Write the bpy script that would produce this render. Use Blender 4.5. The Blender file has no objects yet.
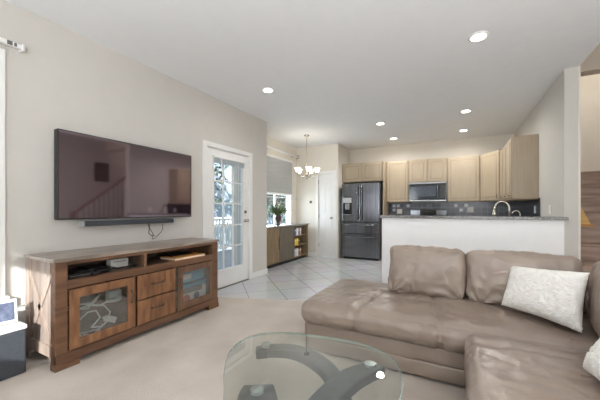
import bpy, bmesh, math, random
from mathutils import Vector, Matrix, noise
random.seed(7)
sc = bpy.context.scene
COL = sc.collection
PI = math.pi

# ------------------------------------------------------------------ camera, sky, sun, lights, exposure
cd = bpy.data.cameras.new('camera'); cam = bpy.data.objects.new('camera', cd); COL.objects.link(cam)
cam.location = (0, 0, 1.15); cam.rotation_euler = (PI/2, 0, math.radians(27.96))
cd.sensor_width = 36; cd.lens = 36*292/600; cd.shift_y = 10/600; cd.clip_start = .05
sc.camera = cam
sc.view_settings.view_transform = 'Standard'; sc.view_settings.look = 'None'
sc.view_settings.exposure = 0.32; sc.view_settings.gamma = 1; sc.view_settings.use_curve_mapping = False
try:
    sc.cycles.use_denoising = True; sc.cycles.max_bounces = 10; sc.cycles.diffuse_bounces = 6
    sc.cycles.glossy_bounces = 5; sc.cycles.transmission_bounces = 8; sc.cycles.transparent_max_bounces = 12
    sc.cycles.sample_clamp_indirect = 6; sc.cycles.caustics_refractive = False; sc.cycles.caustics_reflective = False
except Exception: pass
w = bpy.data.worlds.new('sky'); sc.world = w; w.use_nodes = True
wn = w.node_tree; bg = wn.nodes['Background']
sky = wn.nodes.new('ShaderNodeTexSky'); sky.sky_type = 'HOSEK_WILKIE'; sky.turbidity = 3.5; sky.ground_albedo = .5
sky.sun_direction = Vector((.45, -.75, .45)).normalized()
mixw = wn.nodes.new('ShaderNodeMix'); mixw.data_type = 'RGBA'; mixw.inputs[0].default_value = .55
mixw.inputs[7].default_value = (.86, .93, 1, 1)
wn.links.new(sky.outputs[0], mixw.inputs[6]); wn.links.new(mixw.outputs[2], bg.inputs[0]); bg.inputs[1].default_value = 1.5
def light(name, kind, loc, power, color=(1, 1, 1), rot=(0, 0, 0), **kw):
    l = bpy.data.lights.new(name, kind); l.energy = power; l.color = color
    for k, v in kw.items(): setattr(l, k, v)
    o = bpy.data.objects.new(name, l); COL.objects.link(o); o.location = loc; o.rotation_euler = rot
    return o
sd = Vector((-.6, 1, -.5)).normalized()
sun = light('sun', 'SUN', (3, -6, 5), 11.0, (1, .95, .88)); sun.data.angle = .008
sun.rotation_euler = sd.to_track_quat('-Z', 'Y').to_euler()
# added fill lamps just inside the unseen rear and right windows
light('fill_rear', 'AREA', (1.1, -2.12, 1.55), 62, (.94, .97, 1), (PI/2+.35, 0, 0), shape='RECTANGLE', size=2.2, size_y=1.6)
light('fill_left', 'AREA', (-2.2, -2.12, 1.55), 20, (.94, .97, 1), (PI/2+.3, 0, 0), shape='RECTANGLE', size=.9, size_y=1.5)
light('fill_right', 'AREA', (2.32, .6, 1.6), 28, (.95, .975, 1), (PI/2+.35, 0, PI/2), shape='RECTANGLE', size=2.4, size_y=1.5)
light('daylight_nook', 'AREA', (-3.75, 5.67, 1.2), 20, (.93, .97, 1), (PI/2, 0, -PI/2), shape='RECTANGLE', size=1.2, size_y=.7)
light('stair_fill', 'POINT', (1.8, 5.5, 4.3), 22, (1, .97, .92), shadow_soft_size=.15)  # added fill lamp without a fixture, lifts the dark stairwell
# added fill lamp behind the camera, aimed up to brighten the ceiling
light('ceiling_fill', 'AREA', (.4, -1.0, 1.5), 84, (.96, .98, 1), (PI-.25, 0, 0), shape='DISK', size=.8)

# ------------------------------------------------------------------ materials
def srgb(r, g, b):
    f = lambda c: (c/255/12.92 if c/255 <= .04045 else ((c/255+.055)/1.055)**2.4)
    return (f(r), f(g), f(b), 1)
MATS = {}
def mat(name, c1, c2=None, rough=.6, metal=0, spec=.5, scale=8, stretch=(1, 1, 1), detail=4, bump=0, bscale=None, trans=0, ior=1.45,
        emit=None, estr=0, alpha=1, coat=0, lo=.35, hi=.65, rough2=None):
    m = bpy.data.materials.new(name); m.use_nodes = True; nt = m.node_tree; b = nt.nodes['Principled BSDF']
    b.inputs['Roughness'].default_value = rough; b.inputs['Metallic'].default_value = metal
    b.inputs['Specular IOR Level'].default_value = spec; b.inputs['IOR'].default_value = ior
    b.inputs['Transmission Weight'].default_value = trans; b.inputs['Alpha'].default_value = alpha
    b.inputs['Coat Weight'].default_value = coat
    b.inputs['Base Color'].default_value = srgb(*c1)
    if emit: b.inputs['Emission Color'].default_value = srgb(*emit); b.inputs['Emission Strength'].default_value = estr
    tc = nt.nodes.new('ShaderNodeTexCoord'); mp = nt.nodes.new('ShaderNodeMapping'); mp.inputs['Scale'].default_value = stretch
    nt.links.new(tc.outputs['Object'], mp.inputs[0])
    n = nt.nodes.new('ShaderNodeTexNoise'); n.inputs['Scale'].default_value = scale; n.inputs['Detail'].default_value = detail
    nt.links.new(mp.outputs[0], n.inputs['Vector'])
    r = nt.nodes.new('ShaderNodeValToRGB'); r.color_ramp.elements[0].position = lo; r.color_ramp.elements[1].position = hi
    r.color_ramp.elements[0].color = srgb(*c1); r.color_ramp.elements[1].color = srgb(*(c2 or tuple(min(255, c*1.02) for c in c1)))
    nt.links.new(n.outputs['Fac'], r.inputs[0]); nt.links.new(r.outputs[0], b.inputs['Base Color'])
    if rough2 is not None:
        mr = nt.nodes.new('ShaderNodeMapRange'); mr.inputs[3].default_value = rough; mr.inputs[4].default_value = rough2
        nt.links.new(n.outputs['Fac'], mr.inputs[0]); nt.links.new(mr.outputs[0], b.inputs['Roughness'])
    if bump:
        n2 = nt.nodes.new('ShaderNodeTexNoise'); n2.inputs['Scale'].default_value = bscale or scale; n2.inputs['Detail'].default_value = 6
        nt.links.new(mp.outputs[0], n2.inputs['Vector'])
        bp = nt.nodes.new('ShaderNodeBump'); bp.inputs['Strength'].default_value = bump; bp.inputs['Distance'].default_value = .01
        nt.links.new(n2.outputs['Fac'], bp.inputs['Height']); nt.links.new(bp.outputs[0], b.inputs['Normal'])
    MATS[name] = m; return m
def brickmat(name, c1, c2, mortar, bw, bh, msize, rot=(0, 0, 0), rough=.3, offset=.5, bias=0, spec=.5, nscale=3):
    m = bpy.data.materials.new(name); m.use_nodes = True; nt = m.node_tree; b = nt.nodes['Principled BSDF']
    tc = nt.nodes.new('ShaderNodeTexCoord'); mp = nt.nodes.new('ShaderNodeMapping'); mp.inputs['Rotation'].default_value = rot
    nt.links.new(tc.outputs['Object'], mp.inputs[0])
    br = nt.nodes.new('ShaderNodeTexBrick'); br.offset = offset
    br.inputs['Color1'].default_value = srgb(*c1); br.inputs['Color2'].default_value = srgb(*c2); br.inputs['Mortar'].default_value = srgb(*mortar)
    br.inputs['Scale'].default_value = 1; br.inputs['Brick Width'].default_value = bw; br.inputs['Row Height'].default_value = bh
    br.inputs['Mortar Size'].default_value = msize; br.inputs['Bias'].default_value = bias
    nt.links.new(mp.outputs[0], br.inputs[0])
    n = nt.nodes.new('ShaderNodeTexNoise'); n.inputs['Scale'].default_value = nscale; n.inputs['Detail'].default_value = 5
    nt.links.new(mp.outputs[0], n.inputs[0])
    mx = nt.nodes.new('ShaderNodeMix'); mx.data_type = 'RGBA'; mx.blend_type = 'SOFT_LIGHT'; mx.inputs[0].default_value = .35
    nt.links.new(br.outputs[0], mx.inputs[6]); nt.links.new(n.outputs['Color'], mx.inputs[7])
    hs = nt.nodes.new('ShaderNodeHueSaturation'); hs.inputs['Saturation'].default_value = .9
    nt.links.new(mx.outputs[2], hs.inputs['Color']); nt.links.new(hs.outputs[0], b.inputs['Base Color'])
    b.inputs['Roughness'].default_value = rough; b.inputs['Specular IOR Level'].default_value = spec
    bp = nt.nodes.new('ShaderNodeBump'); bp.inputs['Strength'].default_value = .12; bp.inputs['Distance'].default_value = .001; bp.invert = True
    nt.links.new(br.outputs['Fac'], bp.inputs['Height']); nt.links.new(bp.outputs[0], b.inputs['Normal'])
    MATS[name] = m; return m
def glassmat(name, tint, refl=.12, rough=.02, tr=.95):
    m = bpy.data.materials.new(name); m.use_nodes = True; nt = m.node_tree
    for n in list(nt.nodes): nt.nodes.remove(n)
    o = nt.nodes.new('ShaderNodeOutputMaterial'); t = nt.nodes.new('ShaderNodeBsdfTransparent'); g = nt.nodes.new('ShaderNodeBsdfGlossy')
    t.inputs[0].default_value = srgb(*tint); g.inputs['Roughness'].default_value = rough
    ge = nt.nodes.new('ShaderNodeNewGeometry'); dt = nt.nodes.new('ShaderNodeVectorMath'); dt.operation = 'DOT_PRODUCT'
    nt.links.new(ge.outputs['Incoming'], dt.inputs[0]); nt.links.new(ge.outputs['Normal'], dt.inputs[1])
    def M(op, a, b=None):
        x = nt.nodes.new('ShaderNodeMath'); x.operation = op
        for i, v in enumerate((a, b)):
            if v is None: continue
            if isinstance(v, (int, float)): x.inputs[i].default_value = v
            else: nt.links.new(v, x.inputs[i])
        return x.outputs[0]
    sch = M('POWER', M('SUBTRACT', 1.0, M('ABSOLUTE', dt.outputs['Value'])), 5.0)
    val = M('ADD', M('MULTIPLY', sch, 1-refl), refl)
    mx = nt.nodes.new('ShaderNodeMixShader'); nt.links.new(val, mx.inputs[0]); nt.links.new(t.outputs[0], mx.inputs[1]); nt.links.new(g.outputs[0], mx.inputs[2])
    nt.links.new(mx.outputs[0], o.inputs[0]); MATS[name] = m; return m

WALL = mat('wall_paint', (201, 197.5, 191), (203, 199, 193), rough=.8, spec=.2)
WALLK = mat('kitchen_wall_paint', (222, 216, 205), (224, 218, 208), rough=.8, spec=.2)
CEIL = mat('ceiling_paint', (236, 237, 239), (238, 239, 240), rough=.9, spec=.1)
WHITE = mat('white_trim', (232, 231, 229), (235, 234, 232), rough=.4)
HALF = mat('half_wall_paint', (244, 244, 245), (246, 246, 246), rough=.7, spec=.2)
CARPET = mat('carpet_pile', (186, 175, 164), (210, 200, 190), rough=1, spec=.05, scale=2.2, detail=10, bump=.5, bscale=160, lo=.3, hi=.7)
TILE = brickmat('floor_tile', (196, 197, 200), (189, 191, 195), (120, 120, 122), .46, .46, .005, rot=(0, 0, PI/4), rough=.14, offset=0, nscale=2)
SLATE = brickmat('slate_backsplash', (26, 30, 44), (66, 68, 80), (84, 86, 94), .10, .10, .004, rot=(PI/2, 0, 0), rough=.25, offset=0, nscale=9)
SLATEX = brickmat('slate_backsplash_side', (26, 30, 44), (66, 68, 80), (84, 86, 94), .10, .10, .004, rot=(PI/2, 0, PI/2), rough=.25, offset=0, nscale=9)
MAPLE = mat('pickled_maple', (164, 149, 127), (171, 156, 134), rough=.42, scale=3, stretch=(14, 14, 1), detail=6)
MAPLED = mat('pickled_maple_groove', (140, 122, 98), (148, 130, 106), rough=.5, scale=3, stretch=(14, 14, 1))
GRAN = mat('grey_granite', (92, 90, 90), (150, 146, 142), rough=.18, scale=90, detail=8, lo=.4, hi=.6)
STEEL = mat('black_stainless', (116, 118, 123), (132, 134, 139), rough=.17, metal=.9, scale=1.5, stretch=(20, 20, .3))
STEELB = mat('brushed_steel', (156, 156, 157), (168, 168, 168), rough=.3, metal=.9, scale=2, stretch=(1, 1, 20))
CHROME = mat('satin_nickel', (178, 172, 162), (190, 184, 174), rough=.25, metal=.95)
BLACK = mat('black_plastic', (22, 22, 24), (27, 27, 29), rough=.35)
BGLASS = mat('black_glass', (14, 14, 18), (16, 16, 20), rough=.08, spec=.8)
SCREEN = mat('tv_screen', (38, 24, 30), (42, 27, 34), rough=.05, spec=1.0, ior=2.25)
SCREEN.node_tree.nodes['Principled BSDF'].inputs['Specular Tint'].default_value = (1, .84, .92, 1)
DKGREY = mat('dark_grey_plastic', (58, 61, 67), (64, 67, 73), rough=.5, scale=60)
WOOD = mat('rustic_brown_wood', (84, 58, 42), (124, 90, 66), rough=.48, scale=2.6, stretch=(9, 1, 9), detail=8, bump=.25, bscale=7, lo=.28, hi=.72)
WOODV = mat('rustic_brown_wood_upright', (88, 64, 48), (124, 94, 72), rough=.48, scale=2.6, stretch=(9, 9, 1), detail=8, bump=.25, bscale=7, lo=.28, hi=.72)
WOODD = mat('dark_wood_interior', (78, 62, 52), (104, 84, 70), rough=.6, scale=3, stretch=(9, 1, 9), detail=8)
WOODT = mat('weathered_grey_brown_top', (124, 112, 102), (156, 144, 134), rough=.3, scale=2.4, stretch=(10, 1, 10), detail=8, bump=.15, bscale=7)
OLIVE = mat('olive_brown_wood', (118, 99, 74), (142, 122, 95), rough=.5, scale=3, stretch=(10, 10, 1), detail=7)
GREYW = mat('grey_brown_wood', (94, 86, 74), (114, 105, 91), rough=.5, scale=3, stretch=(10, 10, 1), detail=7)
TOPG = mat('grey_stone_top', (120, 118, 116), (150, 148, 146), rough=.2, scale=30)
LEATH = mat('taupe_leather', (132, 117, 106), (146, 131, 119), rough=.2, spec=.6, scale=3, detail=8, bump=.75, bscale=8, rough2=.42)
LEATHD = mat('taupe_leather_piping', (112, 92, 82), (120, 100, 90), rough=.45, scale=6)
FUR = mat('white_fleece', (238, 235, 228), (248, 246, 241), rough=1, spec=.1, scale=30, detail=6, bump=.9, bscale=110)
GLASST = glassmat('table_glass', (232, 238, 234), refl=.27, rough=.01)
GLASSE = mat('table_glass_edge', (160, 182, 174), (168, 188, 180), rough=.15, alpha=.75)
GLASSW = glassmat('window_glass', (240, 246, 250), refl=.05)
GLASSD = glassmat('cabinet_glass', (236, 240, 240), refl=.2, rough=.03)
CHAR = mat('charcoal_wood', (88, 89, 91), (104, 105, 107), rough=.4, scale=3, stretch=(6, 6, 1), detail=6)  # grey lightened to include the glass reflection lying over the legs
WOODS = mat('stair_wood', (146, 122, 108), (178, 154, 138), rough=.45, scale=2.2, stretch=(1, 9, 9), detail=8)
PINE = mat('light_pine', (205, 160, 88), (222, 180, 108), rough=.5, scale=3, stretch=(1, 1, 8))
SHADEW = mat('frosted_glass_shade', (255, 246, 226), (255, 248, 232), rough=.5, emit=(255, 238, 205), estr=2.2)
LAMP = mat('lamp_diffuser', (255, 252, 245), (255, 252, 245), rough=.5, emit=(255, 250, 238), estr=9)
SHADEG = mat('grey_cellular_shade', (176, 177, 177), (182, 183, 183), rough=.9, scale=1, stretch=(1, 1, 30))
LEAF = mat('leaf_green', (66, 92, 50), (128, 146, 88), rough=.5, scale=14)
LEAFD = mat('tree_leaf', (70, 84, 74), (108, 122, 106), rough=.7, scale=4)
VASE = mat('plum_glazed_vase', (60, 42, 44), (84, 60, 62), rough=.25, scale=9)
BARK = mat('bark', (92, 80, 70), (124, 112, 100), rough=.9, scale=9)
SIDING = brickmat('pale_blue_siding', (190, 204, 222), (184, 198, 217), (140, 154, 176), 30, .14, .008, rot=(PI/2, 0, PI/2), rough=.7)
DECK = mat('deck_boards', (150, 150, 155), (178, 178, 182), rough=.8, scale=3, stretch=(1, 12, 1))
GRASS = mat('grass', (96, 118, 70), (132, 150, 96), rough=1, scale=5)
CABLEW = mat('white_cable', (232, 230, 226), (238, 236, 232), rough=.4)
PAPER = mat('paper_white', (228, 226, 220), (236, 234, 228), rough=.8)
ORANGE = mat('tan_orange_cover', (206, 146, 78), (220, 162, 92), rough=.6)
BLUEC = mat('toy_box_blue', (84, 160, 196), (112, 184, 212), rough=.5)
REDC = mat('toy_red', (186, 70, 70), (200, 84, 80), rough=.5)
SCRB = mat('display_screen', (58, 64, 84), (96, 102, 122), rough=.12, scale=22, emit=(92, 102, 128), estr=.12)

# ------------------------------------------------------------------ mesh helpers
ORG = {}
class MB:
    def __init__(s): s.v = []; s.f = []
    def add(s, vs, fs):
        n = len(s.v); s.v += [tuple(v) for v in vs]; s.f += [tuple(i+n for i in f) for f in fs]; return s
    def box(s, x0, x1, y0, y1, z0, z1):
        x0, x1 = sorted((x0, x1)); y0, y1 = sorted((y0, y1)); z0, z1 = sorted((z0, z1))
        return s.add([(x0,y0,z0),(x1,y0,z0),(x1,y1,z0),(x0,y1,z0),(x0,y0,z1),(x1,y0,z1),(x1,y1,z1),(x0,y1,z1)],
                     [(0,3,2,1),(4,5,6,7),(0,1,5,4),(1,2,6,5),(2,3,7,6),(3,0,4,7)])
    def obox(s, c, ax, ay, az, hx, hy, hz):
        c = Vector(c); ax = Vector(ax).normalized()*hx; ay = Vector(ay).normalized()*hy; az = Vector(az).normalized()*hz
        P = [c+i*ax+j*ay+k*az for k in (-1, 1) for (i, j) in ((-1,-1),(1,-1),(1,1),(-1,1))]
        return s.add(P, [(0,3,2,1),(4,5,6,7),(0,1,5,4),(1,2,6,5),(2,3,7,6),(3,0,4,7)])
    def bar(s, a, b, wd, th, up=(0, 0, 1)):
        a = Vector(a); b = Vector(b); d = (b-a).normalized(); up = Vector(up); sd_ = d.cross(up).normalized(); u2 = sd_.cross(d)
        return s.obox((a+b)/2, d, sd_, u2, (b-a).length/2, wd/2, th/2)
    def prism(s, poly, z0, z1):
        n = len(poly); vs = [(x, y, z0) for x, y in poly]+[(x, y, z1) for x, y in poly]
        return s.add(vs, [tuple(range(n-1, -1, -1)), tuple(range(n, 2*n))]+[(i, (i+1) % n, n+(i+1) % n, n+i) for i in range(n)])
    def tube(s, pts, r, n=8, closed=False):
        pts = [Vector(p) for p in pts]; m = len(pts); rs = r if isinstance(r, (list, tuple)) else [r]*m
        prev = None; vs = []
        for i, p in enumerate(pts):
            d = (pts[min(i+1, m-1)]-pts[max(i-1, 0)]); d = d.normalized() if d.length > 1e-9 else Vector((0, 0, 1))
            if prev is None:
                a = Vector((0, 0, 1)) if abs(d.z) < .9 else Vector((1, 0, 0)); prev = d.cross(a).normalized()
            prev = (prev-d*prev.dot(d)).normalized(); q = d.cross(prev)
            vs += [p+(prev*math.cos(2*PI*k/n)+q*math.sin(2*PI*k/n))*rs[i] for k in range(n)]
        fs = [(i*n+k, i*n+(k+1) % n, (i+1)*n+(k+1) % n, (i+1)*n+k) for i in range(m-1) for k in range(n)]
        fs += [tuple(range(n-1, -1, -1)), tuple(range((m-1)*n, m*n))]
        return s.add(vs, fs)
    def lathe(s, prof, c, n=24, axis='z'):
        vs = []; m = len(prof)
        for r, h in prof:
            for k in range(n):
                a = 2*PI*k/n; x, y = r*math.cos(a), r*math.sin(a)
                if axis == 'z': vs.append((c[0]+x, c[1]+y, c[2]+h))
                elif axis == 'x': vs.append((c[0]+h, c[1]+x, c[2]+y))
                else: vs.append((c[0]+x, c[1]+h, c[2]-y))
        fs = [(i*n+k, i*n+(k+1) % n, (i+1)*n+(k+1) % n, (i+1)*n+k) for i in range(m-1) for k in range(n)]
        fs += [tuple(range(n-1, -1, -1)), tuple(range((m-1)*n, m*n))]
        return s.add(vs, fs)
    def build(s, name, material, parent=None, bevel=0, smooth=False, seg=2, subsurf=0):
        vs = s.v; xs = [v[0] for v in vs]; ys = [v[1] for v in vs]; zs = [v[2] for v in vs]
        if parent is None: org = Vector(((min(xs)+max(xs))/2, (min(ys)+max(ys))/2, min(zs)))
        else: org = ORG[parent.name]
        me = bpy.data.meshes.new(name); me.from_pydata([(v[0]-org.x, v[1]-org.y, v[2]-org.z) for v in vs], [], s.f); me.update()
        bm = bmesh.new(); bm.from_mesh(me); bmesh.ops.recalc_face_normals(bm, faces=bm.faces); bm.to_mesh(me); bm.free()
        me.materials.append(material)
        o = bpy.data.objects.new(name, me); COL.objects.link(o)
        if parent is None: o.location = org
        else: o.parent = parent
        ORG[o.name] = org
        if bevel:
            b = o.modifiers.new('bevel', 'BEVEL'); b.width = bevel; b.segments = seg; b.limit_method = 'ANGLE'; b.harden_normals = False
        if subsurf:
            b = o.modifiers.new('sub', 'SUBSURF'); b.levels = subsurf; b.render_levels = subsurf
        if smooth: me.polygons.foreach_set('use_smooth', [True]*len(me.polygons))
        return o
def tag(o, label, cat, group=None, kind=None):
    if label: o['label'] = label
    if cat: o['category'] = cat
    if group: o['group'] = group
    if kind: o['kind'] = kind
    return o
def thing(name, loc, label, cat, group=None):
    o = bpy.data.objects.new(name, None); COL.objects.link(o); o.location = loc; o.empty_display_size = .1
    ORG[o.name] = Vector(loc); return tag(o, label, cat, group)
def struct(name, mb, m, bevel=0, label=None, parent=None):
    o = mb.build(name, m, parent, bevel)
    if parent is None: o['kind'] = 'structure'
    if label: o['label'] = label
    return o
def copy_tree(o, parent=None):
    c = o.copy(); COL.objects.link(c); c.parent = parent; ORG[c.name] = ORG[o.name]
    for ch in list(o.children): copy_tree(ch, c)
    return c
def wall_with_holes(axis, p0, p1, a0, a1, z1, holes):
    """wall slab: axis 'x' = plane of constant x between p0,p1 running along y from a0 to a1"""
    mb = MB()
    def put(u0, u1, w0, w1):
        if u1-u0 < 1e-4 or w1-w0 < 1e-4: return
        if axis == 'x': mb.box(p0, p1, u0, u1, w0, w1)
        else: mb.box(u0, u1, p0, p1, w0, w1)
    cur = a0
    for (h0, h1, b, t) in sorted(holes):
        put(cur, h0, 0, z1); put(h0, h1, 0, b); put(h0, h1, t, z1); cur = h1
    put(cur, a1, 0, z1); return mb
def soft(c, size, rad, puff=(0, 0, 0), n=28, wr=0, wscale=6, fn=None, tilt=None, yaw=0, seed=0, name=None, flat_bottom=False):
    """soft upholstered block: rounded box, bulging faces and wrinkles. returns MB"""
    hx, hy, hz = size[0]/2, size[1]/2, size[2]/2; rad = min(rad, hx*.98, hy*.98, hz*.98)
    bm = bmesh.new(); bmesh.ops.create_cube(bm, size=2)
    mx = max(size)
    bmesh.ops.subdivide_edges(bm, edges=bm.edges[:], cuts=n, use_grid_fill=True)
    R = Matrix.Identity(3)
    if tilt: R = Matrix.Rotation(tilt[1], 3, tilt[0])
    if yaw: R = Matrix.Rotation(yaw, 3, 'Z') @ R
    vs = []
    for v in bm.verts:
        a, b, d = v.co
        g = lambda t: math.sin(t*PI/2*.999) if abs(t) > .0 else 0
        # denser sampling near edges
        a2, b2, d2 = [.55*t+.45*math.sin(t*PI/2) for t in (a, b, d)]
        p = Vector((a2*hx, b2*hy, d2*hz))
        q = Vector((max(-hx+rad, min(hx-rad, p.x)), max(-hy+rad, min(hy-rad, p.y)), max(-hz+rad, min(hz-rad, p.z))))
        dv = p-q
        nrm = dv.normalized() if dv.length > 1e-6 else Vector((0, 0, 0))
        if dv.length > 1e-6: p = q+nrm*rad
        wx = (1-a2*a2)*(1-b2*b2); wy = (1-a2*a2)*(1-d2*d2); wz = (1-b2*b2)*(1-d2*d2)
        face = Vector((0, 0, 0))
        if abs(d) > .999: p.z += puff[2]*wx*(1 if d > 0 else (0 if flat_bottom else .4)); face.z = d
        if abs(b) > .999: p.y += puff[1]*wy*b; face.y = b
        if abs(a) > .999: p.x += puff[0]*wz*a; face.x = a
        nn = (nrm if nrm.length > 0 else face).normalized() if (nrm.length > 0 or face.length > 0) else Vector((0, 0, 1))
        if wr:
            s = Vector((p.x*wscale+seed, p.y*wscale*.8, p.z*wscale+seed*2))
            k = noise.noise(s)*.7+abs(noise.noise(s*2.3))*-.9
            p += nn*wr*k
        if fn: p = fn(p, nn)
        vs.append(R @ p+Vector(c))
    bm.verts.index_update(); mb = MB(); mb.add(vs, [tuple(x.index for x in f.verts) for f in bm.faces]); bm.free(); return mb

# ------------------------------------------------------------------ the shell
H = 2.745
TILEP = [(-3.14, 2.80), (-2.77, 2.90), (-1.98, 3.17), (-1.2, 3.44), (-.94, 4.31), (1.21, 4.31), (1.21, 7.6), (-3.74, 7.6), (-3.74, 4.2), (-3.14, 4.2)]
struct('floor', MB().prism(TILEP, -.08, 0), TILE, label='pale grey floor tiles laid diagonally from the glass door to the kitchen')
struct('floor', MB().prism([(-3.14, -2.32), (5.2, -2.32), (5.2, 7.6), (1.21, 7.6), (1.21, 4.31), (-.94, 4.31), (-1.2, 3.44), (-1.98, 3.17), (-2.77, 2.90), (-3.14, 2.80)], -.08, .004), CARPET, label='beige carpet of the living room')
c = MB(); c.box(-3.74, 1.22, -2.32, 7.6, H, H+.12); c.box(1.22, 2.52, -2.32, 2.4, H, H+.12); struct('ceiling', c, CEIL)
struct('ceiling', MB().box(1.1, 2.6, 2.3, 7.7, 4.6, 4.7), CEIL, label='high ceiling over the stairwell')
struct('wall_left', wall_with_holes('x', -3.14, -3.02, -2.32, 4.40, H, [(-.5, .86, .5, 2.32), (2.945, 3.875, 0, 2.035)]), WALL)
struct('wall_nook_left', wall_with_holes('x', -3.74, -3.60, 4.28, 6.6, H, [(5.0, 6.34, .75, 2.36)]), WALLK)
struct('wall_nook_front', MB().box(-3.60, -3.14, 4.28, 4.40, 0, H), WALL)
struct('wall_back', wall_with_holes('y', 6.6, 6.72, -3.74, -2.47, H, [(-2.985, -2.575, 0, 2.035)]), WALLK)
struct('wall_back_return', MB().box(-2.59, -2.47, 6.72, 7.6, 0, H), WALLK)
struct('wall_kitchen_back', MB().box(-2.47, 1.21, 7.48, 7.6, 0, H), WALLK)
struct('wall_kitchen_right', MB().box(1.09, 1.21, 4.31, 7.48, 0, H), WALL)
struct('pillar', MB().box(1.21, 1.228, 4.308, 4.45, 0, H), WALLK, label='end of the kitchen side wall beside the stairs')
struct('wall_half', MB().box(-.94, 1.09, 4.31, 4.43, 0, 1.035), HALF, label='white half wall between living room and kitchen')
struct('wall_rear', wall_with_holes('y', -2.32, -2.20, -3.14, 2.52, H, [(-2.7, -1.8, .7, 2.4), (-1.62, -.55, 1.62, 2.48), (0, 2.2, .6, 2.4)]), WALL)
struct('wall_right', wall_with_holes('x', 2.40, 2.52, -2.2, 7.6, 4.6, [(-.6, 1.8, .8, 2.4)]), WALL)
struct('wall_stair_back', MB().box(1.21, 2.4, 6.6, 6.72, 0, 4.6), WALLK)
struct('wall_stair_left', MB().box(1.1, 1.22, 2.4, 6.6, H+.12, 4.6), WALLK)
struct('wall_stair_front', MB().box(1.1, 2.4, 2.28, 2.4, H+.12, 4.6), WALLK)
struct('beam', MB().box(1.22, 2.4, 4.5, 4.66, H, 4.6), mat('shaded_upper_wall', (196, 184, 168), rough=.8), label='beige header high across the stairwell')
# pane of the rear and right windows with frames
def window_frame(name, axis, p, a0, a1, z0, z1, cols=1, rows=1, label=None, th=.05, glass=True, cas=.0, depth=.1):
    mb = MB()
    def B(u0, u1, w0, w1, d0=-depth/2, d1=depth/2):
        if axis == 'x': mb.box(p+d0, p+d1, u0, u1, w0, w1)
        else: mb.box(u0, u1, p+d0, p+d1, w0, w1)
    B(a0, a0+th, z0, z1); B(a1-th, a1, z0, z1); B(a0+th, a1-th, z0, z0+th); B(a0+th, a1-th, z1-th, z1)
    for i in range(1, cols): u = a0+(a1-a0)*i/cols; B(u-.02, u+.02, z0+th, z1-th, -.02, .02)
    for i in range(1, rows): z = z0+(z1-z0)*i/rows; B(a0+th, a1-th, z-.02, z+.02, -.018, .018)
    o = struct(name, mb, WHITE, label=label)
    if glass:
        g = MB()
        if axis == 'x': g.box(p-.004, p+.004, a0+th, a1-th, z0+th, z1-th)
        else: g.box(a0+th, a1-th, p-.004, p+.004, z0+th, z1-th)
        g.build('pane', GLASSW, o)
    return o
w1 = window_frame('window_1', 'x', -3.08, -.5, .86, .5, 2.32, 1, 2, depth=.12)
cs = MB(); cs.box(-3.02, -2.998, .86, .905, .42, 2.36); cs.box(-3.02, -2.998, -.56, -.5, .42, 2.36); cs.box(-3.02, -2.998, -.5, .86, 2.32, 2.38); cs.box(-3.02, -2.97, -.6, .92, .44, .50)
cs.build('window_casing', WHITE, w1, bevel=.003)
w2 = window_frame('window_2', 'y', -2.26, -2.7, -1.8, .7, 2.4, 1, 2)
w3 = window_frame('window_3', 'y', -2.26, -1.62, -.55, 1.62, 2.48, 1, 1, th=.03)
m_ = MB(); m_.box(-1.135, -1.11, -2.28, -2.24, 1.65, 2.45); m_.box(-1.59, -.58, -2.28, -2.24, 2.33, 2.41); m_.build('mullion', WHITE, w3)
w4 = window_frame('window_4', 'y', -2.26, 0, 2.2, .6, 2.4, 3, 2)  # unseen window, added to account for the rear fill lamp
w5 = window_frame('window_5', 'x', 2.46, -.6, 1.8, .8, 2.4, 3, 2)
w6 = window_frame('window_6', 'x', -3.67, 5.0, 6.34, .75, 2.36, 2, 2, depth=.14, label='dining nook window half covered by a grey shade')
# unseen panels added to keep the sun out of the two big windows
for nm, bx, lab in (('sun_block_panel', (-.03, 2.23, -2.198, -2.19, .56, 2.44), 'added white panel keeping sun out of the wide window behind the camera'), ('sun_block_panel', (2.388, 2.396, -.64, 1.84, .76, 2.44), 'added white panel keeping sun out of the window in the right wall')):
    tag(MB().box(*bx).build(nm, WHITE), lab, 'window shade')
# baseboards
bb = MB(); bb.box(-3.02, -3.006, .9, 2.86, .004, .09); bb.box(-3.02, -3.006, 3.96, 4.40, 0, .09); bb.box(-3.02, -3.006, -2.2, .9, .004, .09)
bb.box(-3.034, -3.006, 4.40, 4.414, 0, .09)
struct('baseboard_left', bb, WHITE, .003)
bb = MB(); bb.box(-3.60, -3.586, 4.414, 6.6, 0, .09); struct('baseboard_nook', bb, WHITE, .003)
bb = MB(); bb.box(-3.586, -3.06, 6.586, 6.6, 0, .09); struct('baseboard_back', bb, WHITE, .003)
struct('baseboard_right', MB().box(2.386, 2.40, -2.2, 3.7, .004, .09), WHITE)

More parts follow.
